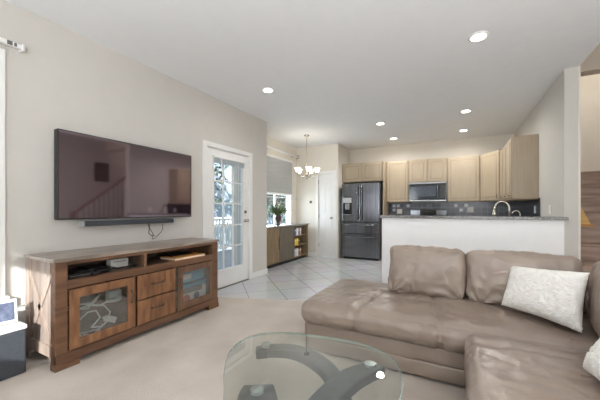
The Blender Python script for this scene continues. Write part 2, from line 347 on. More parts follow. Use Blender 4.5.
# glass patio door
d1 = MB()
gy0, gy1, gz0, gz1 = 3.10, 3.73, .27, 1.90
d1.box(-3.075, -3.035, 2.955, gy0, .012, 2.025); d1.box(-3.075, -3.035, gy1, 3.865, .012, 2.025)
d1.box(-3.075, -3.035, gy0, gy1, .012, gz0); d1.box(-3.075, -3.035, gy0, gy1, gz1, 2.025)
door = struct('door_1', d1, WHITE, label='white fifteen-lite glass patio door right of the television')
mt = MB()
for i in (1, 2): y = gy0+(gy1-gy0)*i/3; mt.box(-3.064, -3.040, y-.01, y+.01, gz0, gz1)
for i in range(1, 5): z = gz0+(gz1-gz0)*i/5; mt.box(-3.062, -3.042, gy0, gy1, z-.01, z+.01)
mt.box(-3.04, -3.026, gy0-.03, gy0, gz0-.03, gz1+.03); mt.box(-3.04, -3.026, gy1, gy1+.03, gz0-.03, gz1+.03); mt.box(-3.04, -3.026, gy0, gy1, gz0-.03, gz0); mt.box(-3.04, -3.026, gy0, gy1, gz1, gz1+.03)
mt.build('muntin_grid', WHITE, door)
MB().box(-3.058, -3.052, gy0, gy1, gz0, gz1).build('pane', GLASSW, door)
k = MB(); k.lathe([(.028, 0), (.028, .006), (.01, .012), (.01, .035), (.024, .045), (.028, .06), (.02, .072), (.004, .075)], (-3.035, 3.80, .98), 16, 'x'); k.build('door_knob', CHROME, door, smooth=True)
k = MB(); k.lathe([(.028, 0), (.028, .012), (.02, .018), (.002, .018)], (-3.035, 3.80, 1.12), 16, 'x'); k.build('deadbolt', CHROME, door)
k = MB(); k.box(-3.02, -3.0, 2.865, 2.945, 0, 2.10); k.box(-3.02, -3.0, 3.875, 3.955, 0, 2.10); k.box(-3.02, -3.0, 2.945, 3.875, 2.035, 2.10)
k.box(-3.12, -3.02, 2.945, 2.953, 0, 2.035); k.box(-3.12, -3.02, 3.867, 3.875, 0, 2.035); k.box(-3.12, -3.02, 2.953, 3.867, 2.027, 2.035)
k.build('door_casing', WHITE, door, bevel=.004)
k = MB(); k.box(-3.14, -3.01, 2.95, 3.87, .0, .011); k.build('threshold', mat('bronze_threshold', (110, 104, 96), rough=.4, metal=.5), door)
# mini blind drawn up on the door glass
t = thing('mini_blind', (-3.02, 3.415, 1.84), 'white mini blind drawn up at the top of the glass patio door', 'blind')
MB().box(-3.026, -2.998, gy0-.03, gy1+.03, 1.90, 1.93).build('headrail', WHITE, t, .002)
s_ = MB()
for i in range(9): s_.box(-3.024, -3.002, gy0-.02, gy1+.02, 1.825+i*.008, 1.829+i*.008)
s_.build('slat_stack', mat('blind_slat', (196, 204, 210), (204, 210, 214), rough=.5), t)
s_ = MB(); s_.tube([(-3.0, 3.22, 1.90), (-2.995, 3.235, 1.6), (-2.998, 3.25, 1.32)], .006); s_.build('wand', WHITE, t)
s_ = MB(); s_.tube([(-3.005, 3.60, 1.9), (-3.0, 3.60, 1.5), (-3.0, 3.60, .95)], .003, 5); s_.build('lift_cord', WHITE, t)

# pantry door
d2 = MB().box(-2.98, -2.58, 6.615, 6.65, .015, 2.03); pd = struct('door_2', d2, WHITE, label='narrow white pantry door beside the refrigerator')
k = MB()
for z0, z1 in ((.15, .95), (1.08, 1.92)):
    for x0, x1 in ((-2.92, -2.80), (-2.76, -2.64)):
        k.box(x0, x1, 6.606, 6.615, z0, z1)
k.build('raised_panel', WHITE, pd, .004)
k = MB(); k.box(-3.055, -2.985, 6.582, 6.6, 0, 2.10); k.box(-2.575, -2.505, 6.582, 6.6, 0, 2.10); k.box(-2.985, -2.575, 6.582, 6.6, 2.035, 2.10)
k.build('door_casing', WHITE, pd, .003)
k = MB(); k.lathe([(.026, 0), (.026, -.008), (.01, -.014), (.01, -.035), (.026, -.045), (.028, -.06), (.018, -.07), (.002, -.071)], (-2.64, 6.615, .96), 14, 'y'); k.build('door_knob', CHROME, pd, smooth=True)
for z in (.25, .95, 1.80):
    MB().box(-2.99, -2.975, 6.60, 6.614, z, z+.09).build('hinge', CHROME, pd)

# ------------------------------------------------------------------ stairs
st = MB()
for k in range(1, 10):
    y = 4.74+.24*(k-5); y1 = 6.6 if k == 9 else y+.24
    st.box(1.23, 2.38, y, 6.6, .19*(k-1)+(.004 if k == 1 else 0), .19*k-.028)
struct('stairs', st, WOODS, label='brown wooden stairs rising beyond the end of the half wall')
tr = MB()
for k in range(1, 10):
    y = 4.74+.24*(k-5); tr.box(1.23, 2.38, y-.025, (6.6 if k == 9 else y+.24), .19*k-.028, .19*k)
trd = tr.build('stair_tread', mat('stair_tread_wood', (138, 112, 96), (172, 146, 130), rough=.4, scale=2.2, stretch=(1, 9, 9), detail=8), None, .006); trd['kind'] = 'structure'; trd['label'] = 'brown wooden treads of the stairs beyond the half wall'
t = thing('stair_railing', (2.29, 3.8, 0), 'wooden handrail with white balusters beside the stairs', 'railing')
MB().box(2.24, 2.33, 3.62, 3.71, .004, 1.12).build('newel_post', WOODS, t, .006)
MB().bar((2.285, 3.66, 1.05), (2.285, 5.3, 2.35), .05, .06).build('handrail', WOODS, t, .01)
for i in range(12):
    y = 3.82+i*.12; kz = math.floor((y-3.755)/.24)+1
    zb = .19*max(kz, 0)+.004; MB().box(2.27, 2.30, y, y+.03, zb, 1.05+(y-3.66)*.79-.02).build('baluster', WHITE, t)
# pine wedge on the stairs
t = MB(); t.add([(1.25, 4.70, .95), (1.47, 4.70, .95), (1.25, 4.70, 1.32), (1.25, 4.76, .95), (1.47, 4.76, .95), (1.25, 4.76, 1.32)][0:0], [])
tt = thing('wooden_triangle', (1.36, 4.80, .951), 'light pine wooden triangle standing on a stair beyond the pillar', 'wooden stand')
MB().add([(1.25, 4.78, .975), (1.455, 4.78, .975), (1.25, 4.78, 1.47), (1.25, 4.82, .975), (1.455, 4.82, .975), (1.25, 4.82, 1.47)], [(0, 1, 2), (5, 4, 3), (0, 3, 4, 1), (1, 4, 5, 2), (2, 5, 3, 0)]).build('triangle_panel', PINE, tt)
MB().box(1.25, 1.475, 4.765, 4.835, .951, .975).build('base_board', mat('dark_pine_edge', (186, 132, 62), rough=.5), tt, .003)
# framed picture on right stair wall (seen in the television's reflection)
t = thing('picture_frame', (2.39, 4.4, 1.5), 'small dark framed picture hung on the stair wall', 'picture')
MB().box(2.375, 2.40, 4.2, 4.55, 1.9, 2.4).build('frame', BLACK, t, .004); MB().box(2.370, 2.376, 4.25, 4.5, 1.95, 2.35).build('print', mat('dark_print', (70, 58, 52), (96, 84, 76), scale=9), t)

# ------------------------------------------------------------------ television, soundbar
t = thing('television', (-2.98, 1.905, 1.065), 'large flat black television mounted on the wall above the wooden cabinet', 'television')
MB().box(-3.0, -2.945, 1.206, 2.612, 1.066, 1.834).build('housing', BLACK, t, .006)
MB().box(-2.946, -2.941, 1.216, 2.602, 1.078, 1.826).build('screen', SCREEN, t)
fr = MB(); fr.box(-2.947, -2.938, 1.206, 2.612, 1.066, 1.077); fr.box(-2.947, -2.938, 1.206, 2.612, 1.827, 1.834); fr.box(-2.947, -2.938, 1.206, 1.214, 1.077, 1.827); fr.box(-2.947, -2.938, 2.604, 2.612, 1.077, 1.827)
fr.build('bezel', mat('dark_bezel', (70, 70, 72), rough=.3, metal=.6), t)
MB().box(-3.02, -3.0, 1.7, 2.1, 1.3, 1.6).build('wall_mount', BLACK, t)
t = thing('soundbar', (-2.96, 1.85, 1.0), 'long slim dark grey soundbar mounted under the television', 'soundbar')
MB().box(-3.0, -2.925, 1.405, 2.345, 1.003, 1.05).build('speaker_body', DKGREY, t, .008)
MB().box(-3.0, -2.922, 1.383, 1.405, 1.002, 1.051).build('end_cap', mat('silver_cap', (176, 178, 180), rough=.35, metal=.4), t, .004)
MB().box(-3.0, -2.922, 2.345, 2.365, 1.002, 1.051).build('end_cap', MATS['silver_cap'], t, .004)
MB().box(-3.019, -3.0, 1.6, 1.66, 1.01, 1.04).build('bracket', BLACK, t); MB().box(-3.019, -3.0, 2.05, 2.11, 1.01, 1.04).build('bracket', BLACK, t)
lp = []
for i in range(25):
    a = i/24; yy = 2.07+.17*a+.03*math.sin(a*9); zz = 1.0-.17*math.sin(PI*a)**.7-.01*math.sin(a*14); lp.append((-3.008, yy, zz))
tag(MB().tube(lp, .0035, 6).build('audio_cable', DKGREY, None, smooth=True), 'thin dark cable looping on the wall below the soundbar', 'cable')
tag(MB().tube([(-3.010, 2.09, .99), (-3.008, 2.08, .89), (-3.01, 2.11, .865), (-3.008, 2.15, .86)], .004, 6).build('power_cable', DKGREY), 'short dark cable end dangling inside the loop under the soundbar', 'cable')

# ------------------------------------------------------------------ media cabinet
X0, XF = -2.955, -2.49; YA, YB = 1.01, 2.606
t = thing('media_cabinet', (-2.72, 1.81, .004), 'rustic brown wooden media cabinet with glass doors under the television', 'cabinet'); TVC = t
MB().box(X0-.005, XF+.012, YA-.015, YB+.015, .775, .803).build('tabletop', WOODT, t, .004)
fr = MB()
fr.box(XF-.07, XF, YA, 1.085, .0045, .775); fr.box(XF-.07, XF, 2.53, YB, .0045, .775)      # front stiles
fr.box(XF-.05, XF, 1.085, 2.53, .748, .775)                                               # top rail
fr.box(XF-.05, XF-.002, 1.085, 2.53, .572, .6325)                                         # mid rail
fr.box(XF-.05, XF, 1.085, 2.53, .055, .125)                                               # bottom rail
fr.box(XF-.05, XF-.002, 1.584, 1.602, .125, .572); fr.box(XF-.05, XF-.002, 2.005, 2.027, .125, .572)
fr.box(XF-.05, XF-.002, 1.68, 1.705, .636, .748)
fr.build('front_frame', WOOD, t, .003)
ft = MB()
ft.box(XF-.06, XF+.012, YA-.008, 1.16, .0045, .05); ft.box(XF-.06, XF+.012, 2.455, YB+.008, .0045, .05); ft.box(XF-.03, XF+.010, YA, YB, .05, .115)
ft.build('plinth', WOOD, t, .004)
bd = MB()
bd.box(X0, X0+.015, YA+.02, YB-.02, .05, .775); bd.box(X0, XF-.05, YA+.03, YB-.03, .10, .125)
bd.box(X0, XF-.05, YA+.03, YB-.03, .60, .632); bd.box(X0, XF-.05, 1.585, 1.602, .125, .6); bd.box(X0, XF-.05, 2.006, 2.026, .125, .6); bd.box(X0, XF-.05, 1.682, 1.703, .632, .775)
bd.build('carcass', WOODD, t)
for a_, b_ in ((1.05, 1.585), (2.026, 2.57)): MB().box(X0+.02, XF-.09, a_, b_, .35, .368).build('inner_shelf', WOOD, t)
for (ya, yb, s) in ((YA, YA+.03, -1), (YB-.03, YB, 1)):
    sp = MB(); inset = .012
    sp.box(X0, XF-.07, ya+.008, yb-.008, .09, .775)
    sp2 = MB()
    ye = ya if s < 0 else yb; y_in, y_out = (ye-.004, ye+.012) if s < 0 else (ye-.012, ye+.004)
    sp2.box(X0-.003, X0+.06, y_in, y_out, .0045, .775); sp2.box(X0+.06, XF-.07, y_in, y_out, .69, .775); sp2.box(X0+.06, XF-.07, y_in, y_out, .09, .17)
    for a, b in (((X0+.06, .18), (XF-.075, .68)), ((X0+.06, .68), (XF-.075, .18))):
        sp2.obox(((a[0]+b[0])/2, (y_in+y_out)/2, (a[1]+b[1])/2), (b[0]-a[0], 0, b[1]-a[1]), (0, 1, 0), (-(b[1]-a[1]), 0, b[0]-a[0]), .315, .005, .022)
    sp.build('side_panel', mat('weathered_side_panel', (112, 98, 90), (146, 130, 120), rough=.45, scale=2.4, stretch=(9, 9, 1), detail=8) if s < 0 else WOODV, t); o = sp2.build('side_brace', mat('weathered_side_wood', (122, 104, 94), (156, 138, 126), rough=.45, scale=2.4, stretch=(9, 9, 1), detail=8) if s < 0 else WOODV, t, .002)
def pull(cy, cz, vertical, L=.10):
    k = MB(); x = XF+.012
    if vertical: k.tube([(x, cy, cz-L/2), (x+.026, cy, cz-L/2+.012), (x+.028, cy, cz), (x+.026, cy, cz+L/2-.012), (x, cy, cz+L/2)], .006, 8)
    else: k.tube([(x, cy-L/2, cz), (x+.026, cy-L/2+.012, cz), (x+.028, cy, cz), (x+.026, cy+L/2-.012, cz), (x, cy+L/2, cz)], .006, 8)
    return k
PULL = mat('bronze_pull', (96, 88, 80), rough=.3, metal=.8)
for (y0, y1, hy) in ((1.09, 1.58, 1.545), (2.03, 2.525, 2.055)):
    d = MB(); x0, x1 = XF+.0005, XF+.018; w_ = .065
    d.box(x0, x1, y0, y0+w_, .13, .566); d.box(x0, x1, y1-w_, y1, .13, .566); d.box(x0, x1, y0+w_, y1-w_, .13, .13+w_); d.box(x0, x1, y0+w_, y1-w_, .566-w_, .566)
    d_ = d.build('door', mat('cabinet_door_wood', (104, 70, 47), (144, 103, 72), rough=.45, scale=2.6, stretch=(9, 9, 2), detail=8, bump=.2) if y0 < 1.5 else WOODV, t, .003)
    MB().box(x0+.006, x0+.010, y0+w_-.002, y1-w_+.002, .13+w_-.002, .566-w_+.002).build('glass_panel', GLASSD, d_)
    pull(hy, .40, True, .11).build('handle', PULL, d_, smooth=True)
for (z0, z1) in ((.352, .566), (.13, .342)):
    d_ = MB().box(XF+.0005, XF+.018, 1.606, 2.0, z0, z1).build('drawer', MATS['cabinet_door_wood'], t, .004)
    pull(1.80, (z0+z1)/2+.01, False, .13).build('handle', PULL, d_, smooth=True)
# devices in the open compartment
zf = .633
def device(name, y0, y1, x0, x1, h, m, label, cat, detail=None):
    t = thing(name, ((x0+x1)/2, (y0+y1)/2, zf), label, cat)
    MB().box(x0, x1, y0, y1, zf, zf+h).build('housing', m, t, .006)
    if detail: detail(t)
    return t
device('game_console', 1.10, 1.30, -2.74, -2.56, .028, BLACK, 'low black game console at the left end of the open shelf', 'console',
       lambda t: MB().box(-2.562, -2.557, 1.13, 1.27, zf+.008, zf+.014).build('front_slot', STEELB, t))
device('cable_box', 1.31, 1.46, -2.84, -2.66, .036, BLACK, 'flat black cable box in the open shelf left of the white router', 'electronics',
       lambda t: MB().box(-2.662, -2.657, 1.34, 1.39, zf+.012, zf+.022).build('display_window', BGLASS, t))
device('router', 1.49, 1.65, -2.75, -2.68, .075, PAPER, 'white router in the middle of the open shelf', 'router',
       lambda t: MB().box(-2.682, -2.676, 1.51, 1.63, zf+.05, zf+.056).build('light_strip', STEELB, t))
t = thing('game_controller', (-2.56, 1.345, zf), 'black game controller on the open shelf beside the low console', 'controller')
soft((-2.565, 1.35, zf+.022), (.07, .10, .034), .016, n=6).build('controller_body', BLACK, t, smooth=True)
k = MB(); k.tube([(-2.545, 1.32, zf+.02), (-2.535, 1.29, zf+.014), (-2.53, 1.275, zf+.01)], [.016, .013, .008]); k.build('grip', BLACK, t, smooth=True)
def loopcord(name, pts, r, m, label, n=60, amp=.02, seed=1, cat='cable'):
    rnd = random.Random(seed); P = []
    for i in range(n):
        a = i/(n-1)*(len(pts)-1); j = min(int(a), len(pts)-2); f = a-j; f = f*f*(3-2*f)
        p = Vector(pts[j]).lerp(Vector(pts[j+1]), f); P.append(p)
    return tag(MB().tube(P, r, 6).build(name, m, None, smooth=True), label, cat)
loopcord('black_cord', [(-2.78, 1.665, .66), (-2.64, 1.64, .66), (-2.56, 1.62, .655), (-2.57, 1.66, .645), (-2.6, 1.64, .642), (-2.62, 1.60, .642), (-2.56, 1.59, .642), (-2.54, 1.63, .641)], .006, BLACK, 'thick black cord curled in front of the white router')
loopcord('black_cord', [(-2.62, 1.20, .665), (-2.58, 1.30, .669), (-2.54, 1.37, .668), (-2.6, 1.42, .672), (-2.57, 1.5, .645), (-2.6, 1.55, .642)], .005, BLACK, 'black cord lying over the console and controller')
# notebook and tablet on right half of open shelf
t = thing('notebook', (-2.60, 2.22, zf), 'tan notebook lying on the right half of the open shelf', 'notebook')
MB().box(-2.74, -2.50, 2.02, 2.42, zf, zf+.006).build('cover', ORANGE, t, .001); MB().box(-2.735, -2.505, 2.025, 2.415, zf+.006, zf+.020).build('pages', PAPER, t); MB().box(-2.74, -2.50, 2.02, 2.42, zf+.020, zf+.026).build('front_cover', ORANGE, t, .001)
tag(MB().box(-2.86, -2.62, 2.08, 2.34, zf+.0265, zf+.036).build('tablet', BLACK, None, .003), 'black tablet lying on top of the tan notebook', 'tablet')
# things behind the left glass door: white cords, adapter, plug
t = thing('wifi_hub', (-2.62, 1.50, .368), 'round white wifi hub behind the left glass door', 'electronics')
MB().lathe([(.052, 0), (.06, .01), (.06, .085), (.052, .095), (.002, .097)], (-2.60, 1.47, .3685), 24).build('shell', PAPER, t, smooth=True)
MB().lathe([(.061, 0), (.061, .004)], (-2.60, 1.47, .40), 24).build('ring', STEELB, t)
labs = ['white cord draped high on the inner shelf behind the left glass door', 'white cord looping down past the shelf behind the left glass door',
        'white cord coiled on the cabinet floor behind the left glass door', 'white cord crossing the inner shelf edge behind the left glass door', 'white cord hanging in a long curve beside the white power adapter']
rng = random.Random(5)
cords = [
 [(-2.7, 1.12, .375), (-2.62, 1.2, .41), (-2.57, 1.27, .40), (-2.56, 1.34, .375), (-2.58, 1.41, .38), (-2.62, 1.47, .40)],
 [(-2.6, 1.16, .375), (-2.545, 1.24, .40), (-2.54, 1.36, .37), (-2.54, 1.41, .30), (-2.55, 1.38, .22), (-2.56, 1.3, .16), (-2.57, 1.22, .14)],
 [(-2.56, 1.15, .131), (-2.6, 1.25, .16), (-2.55, 1.32, .14), (-2.6, 1.36, .17), (-2.66, 1.28, .15), (-2.6, 1.2, .18), (-2.55, 1.22, .15)],
 [(-2.66, 1.14, .375), (-2.56, 1.19, .385), (-2.56, 1.25, .375), (-2.55, 1.30, .42), (-2.6, 1.36, .45), (-2.6, 1.30, .40), (-2.56, 1.22, .42)],
 [(-2.55, 1.18, .30), (-2.54, 1.24, .35), (-2.54, 1.30, .345), (-2.54, 1.33, .28), (-2.545, 1.27, .22), (-2.55, 1.34, .2), (-2.55, 1.40, .235)]]
for P, L in zip(cords, labs): loopcord('white_cord', P, .006, CABLEW, L, n=70)
t = thing('power_adapter', (-2.56, 1.42, .20), 'white power adapter block behind the left glass door', 'adapter')
MB().obox((-2.56, 1.42, .235), (0, 1, -.5), (0, .5, 1), (1, 0, 0), .045, .024, .02).build('block', CABLEW, t, .006)
MB().obox((-2.56, 1.372, .259), (0, 1, -.5), (0, .5, 1), (1, 0, 0), .012, .012, .010).build('strain_relief', CABLEW, t, .003)
# toy box behind right glass door
t = thing('toy_box', (-2.62, 2.27, .125), 'blue and white printed box behind the right glass door', 'box')
MB().box(-2.70, -2.555, 2.06, 2.48, .126, .30).build('lower_panel', PAPER, t, .002); MB().box(-2.70, -2.555, 2.06, 2.48, .30, .349).build('upper_band', BLUEC, t, .002)
k = MB(); k.lathe([(.001, 0), (.05, .004), (.05, .008), (.001, .012)], (-2.557, 2.20, .19), 16, 'x'); k.build('printed_wheel', REDC, t)
k = MB(); k.lathe([(.001, 0), (.04, .004), (.04, .008), (.001, .012)], (-2.557, 2.34, .20), 16, 'x'); k.build('printed_wheel', mat('toy_navy', (70, 80, 110), rough=.5), t)
MB().box(-2.556, -2.551, 2.12, 2.42, .25, .31).build('printed_band', mat('toy_grey', (96, 100, 108), rough=.4), t)
tag(MB().box(-2.70, -2.56, 2.08, 2.46, .3695, .50).build('game_box', BLUEC, None, .003), 'pale blue box on the inner shelf behind the right glass door', 'box')
tag(MB().box(-2.559, -2.552, 2.14, 2.27, .40, .455).build('paper_card', PAPER, None, .001), 'white paper card in front of the pale blue box', 'card')

# ------------------------------------------------------------------ dark cube and display at far left
t = thing('storage_cube', (-2.84, .67, .004), 'dark grey storage box with white top left of the wooden cabinet', 'box')
MB().box(-3.0, -2.672, .42, .915, .006, .315).build('body', DKGREY, t, .01); MB().box(-3.003, -2.668, .416, .921, .315, .345).build('lid', WHITE, t, .008)
t = thing('smart_display', (-2.80, .76, .346), 'white tabletop smart display with blue grey screen on the dark box', 'display')
ay = Vector((.18, 1, 0)).normalized(); ax = ay.cross(Vector((0, 0, 1))); up = (Vector((0, 0, 1))-ax*.28).normalized(); nn_ = ay.cross(up).normalized()
c0 = Vector((-2.79, .775, .435))
MB().obox(c0, ay, up, nn_, .125, .082, .008).build('bezel', WHITE, t, .006, seg=3)
MB().obox(c0+nn_*.009, ay, up, nn_, .108, .062, .0015).build('screen', SCRB, t)
MB().add([tuple(c0+ay*a+up*b+nn_*d) for a, b, d in ((-.1, -.075, -.008), (.1, -.075, -.008), (.1, .05, -.008), (-.1, .05, -.008))]+[(c0.x-.13, .67, .3465), (c0.x-.13, .88, .3465), (c0.x-.10, .87, .40), (c0.x-.10, .68, .40)],
         [(0, 1, 2, 3), (4, 5, 6, 7), (0, 1, 5, 4), (1, 2, 6, 5), (2, 3, 7, 6), (3, 0, 4, 7)]).build('speaker_base', PAPER, t)
loopcord('white_cord', [(-2.86, .88, .36), (-2.90, .92, .40), (-2.95, .95, .41), (-3.0, 1.02, .40)], .004, CABLEW, 'white cord leading from the smart display behind the cabinet')
# curtain rod end over left window
t = thing('curtain_rod', (-2.95, .4, 2.42), 'white curtain rod ending beside the ceiling at the far left', 'curtain rod')
k = MB(); k.box(-2.985, -2.955, -.55, .985, 2.39, 2.425); k.build('rod', WHITE, t, .004)
k = MB(); k.box(-2.954, -2.949, .90, .93, 2.392, 2.422); k.box(-2.954, -2.949, .94, .955, 2.394, 2.42); k.build('clip', mat('dull_metal', (110, 112, 108), rough=.5, metal=.4), t)
k = MB(); k.box(-3.02, -2.948, .985, 1.0, 2.38, 2.435); k.build('bracket', WHITE, t, .002)

# ------------------------------------------------------------------ ceiling lights
def downlight(x, y, lab, power=14):
    t = thing('recessed_light', (x, y, H), lab, 'ceiling light', 'recessed ceiling lights')
    MB().lathe([(.062, -.001), (.085, -.001), (.082, -.008), (.064, -.012)], (x, y, H), 28).build('trim_ring', WHITE, t, smooth=True)
    MB().lathe([(.062, -.003), (.062, -.013), (.001, -.014)], (x, y, H), 28).build('lens', LAMP, t)
    light('downlight', 'SPOT', (x, y, H-.03), power, (1, .98, .95), (0, 0, 0), spot_size=3.1, spot_blend=.8, shadow_soft_size=.06)
downlight(.19, 3.135, 'large recessed ceiling light nearest the camera, upper right')
downlight(-2.19, 3.22, 'recessed ceiling light above the glass patio door')
downlight(-1.21, 5.43, 'recessed ceiling light over the left of the kitchen, front pair', 44)
downlight(-1.2, 6.70, 'recessed ceiling light closest to the cabinets above the refrigerator', 44)
downlight(.15, 5.39, 'recessed ceiling light over the right of the kitchen, front pair', 44)
downlight(.15, 6.68, 'recessed ceiling light closest to the tall cabinet right of the microwave', 44)

# ------------------------------------------------------------------ chandelier
cx, cy = -2.79, 5.56
t = thing('chandelier', (cx, cy, H), 'brushed nickel chandelier with white glass shades hanging over the nook', 'chandelier')
MB().lathe([(.06, 0), (.06, -.012), (.03, -.03), (.008, -.035)], (cx, cy, H-.001), 20).build('canopy', CHROME, t, smooth=True)
k = MB(); k.tube([(cx, cy, H-.03), (cx, cy, 2.02)], .006, 8); k.build('stem', CHROME, t)
k = MB(); k.lathe([(.001, 1.80), (.014, 1.805), (.02, 1.82), (.008, 1.845), (.03, 1.88), (.034, 1.91), (.014, 1.95), (.012, 2.03), (.02, 2.05), (.008, 2.08), (.001, 2.09)], (cx, cy, 0), 18); k.build('hub', CHROME, t, smooth=True)
for i in range(5):
    a = 2*PI*i/5+.35; dx, dy = math.cos(a), math.sin(a); pts = []
    for j in range(9):
        u = j/8; r = .02+.20*u; z = 1.89-.055*math.sin(u*PI)+.03*u; pts.append((cx+dx*r, cy+dy*r, z))
    k = MB(); k.tube(pts, .006, 6); k.lathe([(.008, 1.92), (.03, 1.93), (.032, 1.94), (.01, 1.945)], (cx+dx*.22, cy+dy*.22, 0), 12); arm = k.build('arm', CHROME, t, smooth=True)
    k = MB(); k.lathe([(.025, 1.945), (.042, 1.965), (.05, 2.0), (.068, 2.035), (.066, 2.035), (.047, 2.0), (.038, 1.968), (.02, 1.95)], (cx+dx*.22, cy+dy*.22, 0), 18); k.build('lamp_shade', SHADEW, t, smooth=True)
light('chandelier_glow', 'POINT', (cx, cy, 2.12), 5, (1, .95, .88), shadow_soft_size=.12)

# ------------------------------------------------------------------ dining nook
t = thing('cellular_shade', (-3.61, 5.67, 1.51), 'grey cellular shade lowered over the upper half of the nook window', 'window shade')
sh = MB(); n = 40
prof = []
for i in range(n+1):
    prof.append((-3.588+(.008 if i % 2 else 0), 1.54+.78*i/n))
vs = [(x, y, z) for y in (5.03, 6.33) for x, z in prof]; m2 = len(prof)
sh.add(vs, [(i, i+1, m2+i+1, m2+i) for i in range(m2-1)])
sh.add([(x-.015, y, z) for x, y, z in vs], [(i, i+1, m2+i+1, m2+i) for i in range(m2-1)])
sh.build('pleated_fabric', SHADEG, t); MB().box(-3.599, -3.57, 5.02, 6.335, 1.505, 1.54).build('bottom_rail', WHITE, t, .003); MB().box(-3.599, -3.56, 5.02, 6.335, 2.32, 2.37).build('headrail', WHITE, t, .003)
def rod(z, x, y0, y1, r, lab, m, fin):
    t = thing('curtain_rod', (x, (y0+y1)/2, z), lab, 'curtain rod')
    k = MB(); k.tube([(x, y0, z), (x, y1, z)], r, 12); k.build('rod', WHITE, t, smooth=True)
    k = MB(); k.lathe([(.004, 0), (r*1.5, .008), (r*1.6, .02), (r, .035), (.003, .04)], (x, y1, z), 12, 'y'); k.build('finial', fin, t, smooth=True)
    for yb in (y0+.1, y1-.08): MB().box(-3.60, x+.004, yb, yb+.015, z-.012, z+.012).build('bracket', m, t)
rod(2.47, -3.48, 4.55, 6.40, .03, 'thick white curtain rod above the grey shade in the nook', CHROME, CHROME)
rod(1.44, -3.52, 4.75, 6.45, .010, 'thin white cafe curtain rod just below the grey shade', WHITE, WHITE)
# sideboard
XS = -3.17
t = thing('sideboard', (-3.38, 5.42, 0), 'low brown sideboard with open end shelves under the nook window', 'sideboard')
MB().box(-3.584, XS+.02, 4.44, 6.42, .80, .825).build('countertop', TOPG, t, .004)
k = MB(); k.box(-3.58, XS, 6.35, 6.39, .0, .80); k.box(-3.58, XS, 4.45, 4.49, .0, .80); k.box(-3.58, XS, 5.66, 5.69, .08, .80); k.box(-3.58, -3.56, 4.49, 6.35, .08, .80); k.box(-3.56, XS-.005, 4.49, 6.35, .075, .10); k.box(-3.56, XS-.005, 4.49, 6.35, .775, .80)
k.build('carcass', OLIVE, t, .002)
MB().box(-3.54, XS-.06, 4.49, 6.35, .0, .075).build('toe_kick', BLACK, t)
for z in (.33, .55): MB().box(-3.56, XS-.01, 5.69, 6.35, z, z+.018).build('shelf', OLIVE, t)
for y0, y1, m in ((4.46, 5.05, OLIVE), (5.055, 5.675, GREYW)):
    d_ = MB().box(XS+.0005, XS+.018, y0, y1, .095, .79).build('door', m, t, .002)
    MB().box(XS+.018, XS+.03, y1-.03, y1-.02, .35, .60).build('handle', CHROME, d_)
cols = [((96, 120, 170), 'blue'), ((220, 218, 212), 'white'), ((120, 44, 60), 'maroon'), ((60, 90, 60), 'green'), ((228, 190, 60), 'yellow'), ((60, 66, 80), 'navy'), ((190, 190, 200), 'silver'), ((170, 120, 80), 'tan')]
CM = {n: mat('book_'+n, c, rough=.6) for c, n in cols}
rows = [(.10, ['blue', 'silver', 'white', 'navy', 'tan'], .17, 'bottom'), (.348, ['green', 'yellow', 'yellow', 'navy'], .15, 'middle'), (.568, ['navy', 'blue', 'white', 'maroon', 'silver'], .17, 'top')]
used = {}
for z, names, h, rn in rows:
    y = 5.72
    for i, nme in enumerate(names):
        th = .055+.02*((i*7) % 3); hh = h-.02*(i % 2)
        lab = f"{nme} book on the {rn} shelf of the sideboard"
        if names.index(nme) != i: lab = f"thicker {nme} book after its twin on the {rn} shelf of the sideboard"; th = .09
        b = thing('book', (-3.30, y+th/2, z+.001), lab, 'book', f'books on the {rn} shelf of the sideboard')
        MB().box(-3.40, XS-.03, y, y+th, z+.001, z+hh).build('cover', CM[nme], b, .003)
        MB().box(XS-.0302, XS-.0285, y+.008, y+th-.008, z+hh*.7, z+hh*.8).build('spine_band', PAPER, b)
        y += th+.004
# plant
t = thing('potted_plant', (-3.42, 5.42, .826), 'leafy green plant in a plum vase on the sideboard', 'plant')
MB().lathe([(.05, 0), (.055, .01), (.03, .03), (.04, .07), (.075, .12), (.078, .16), (.055, .20), (.065, .22), (.058, .22), (.048, .20), (.001, .18)], (-3.42, 5.42, .8265), 20).build('vase', VASE, t, smooth=True)
k = MB(); lf = MB(); rnd = random.Random(3)
for i in range(44):
    a = rnd.uniform(0, 2*PI); L = rnd.uniform(.20, .35); el = rnd.uniform(.25, 1.25); pts = []
    for j in range(6):
        u = j/5; r = L*u*math.cos(el); z = 1.03+L*u*math.sin(el)*(1.15-.35*u) ; pts.append(Vector((-3.42+max(-.11, r*math.cos(a)), 5.42+r*math.sin(a)*1.2, z)))
    k.tube(pts, .003, 5)
    for j in range(1, 6):
        for q in range(3):
            p = pts[j]; b2 = rnd.uniform(0, 2*PI); d = Vector((math.cos(b2), math.sin(b2), rnd.uniform(-.2, .7))).normalized(); s2 = d.cross(Vector((0, 0, 1))).normalized()*.022; l_ = rnd.uniform(.06, .11)
            lf.add([p, p+d*l_*.5+s2, p+d*l_+Vector((0, 0, -.006)), p+d*l_*.5-s2], [(0, 1, 2, 3)])
k.build('stem', LEAF, t); o = lf.build('foliage', LEAF, t)
# thermostat
t = thing('thermostat', (-3.19, 6.59, 1.32), 'small dark thermostat on the wall left of the pantry door', 'thermostat')
MB().box(-3.225, -3.165, 6.585, 6.599, 1.32, 1.38).build('body', BLACK, t, .004); MB().box(-3.215, -3.175, 6.583, 6.586, 1.335, 1.365).build('screen', BGLASS, t)
tag(MB().box(-2.475, -2.46, 7.1, 7.2, 2.40, 2.5).build('wall_vent', PAPER, None, .003), 'small white square plate high on the return wall above the refrigerator', 'wall plate')

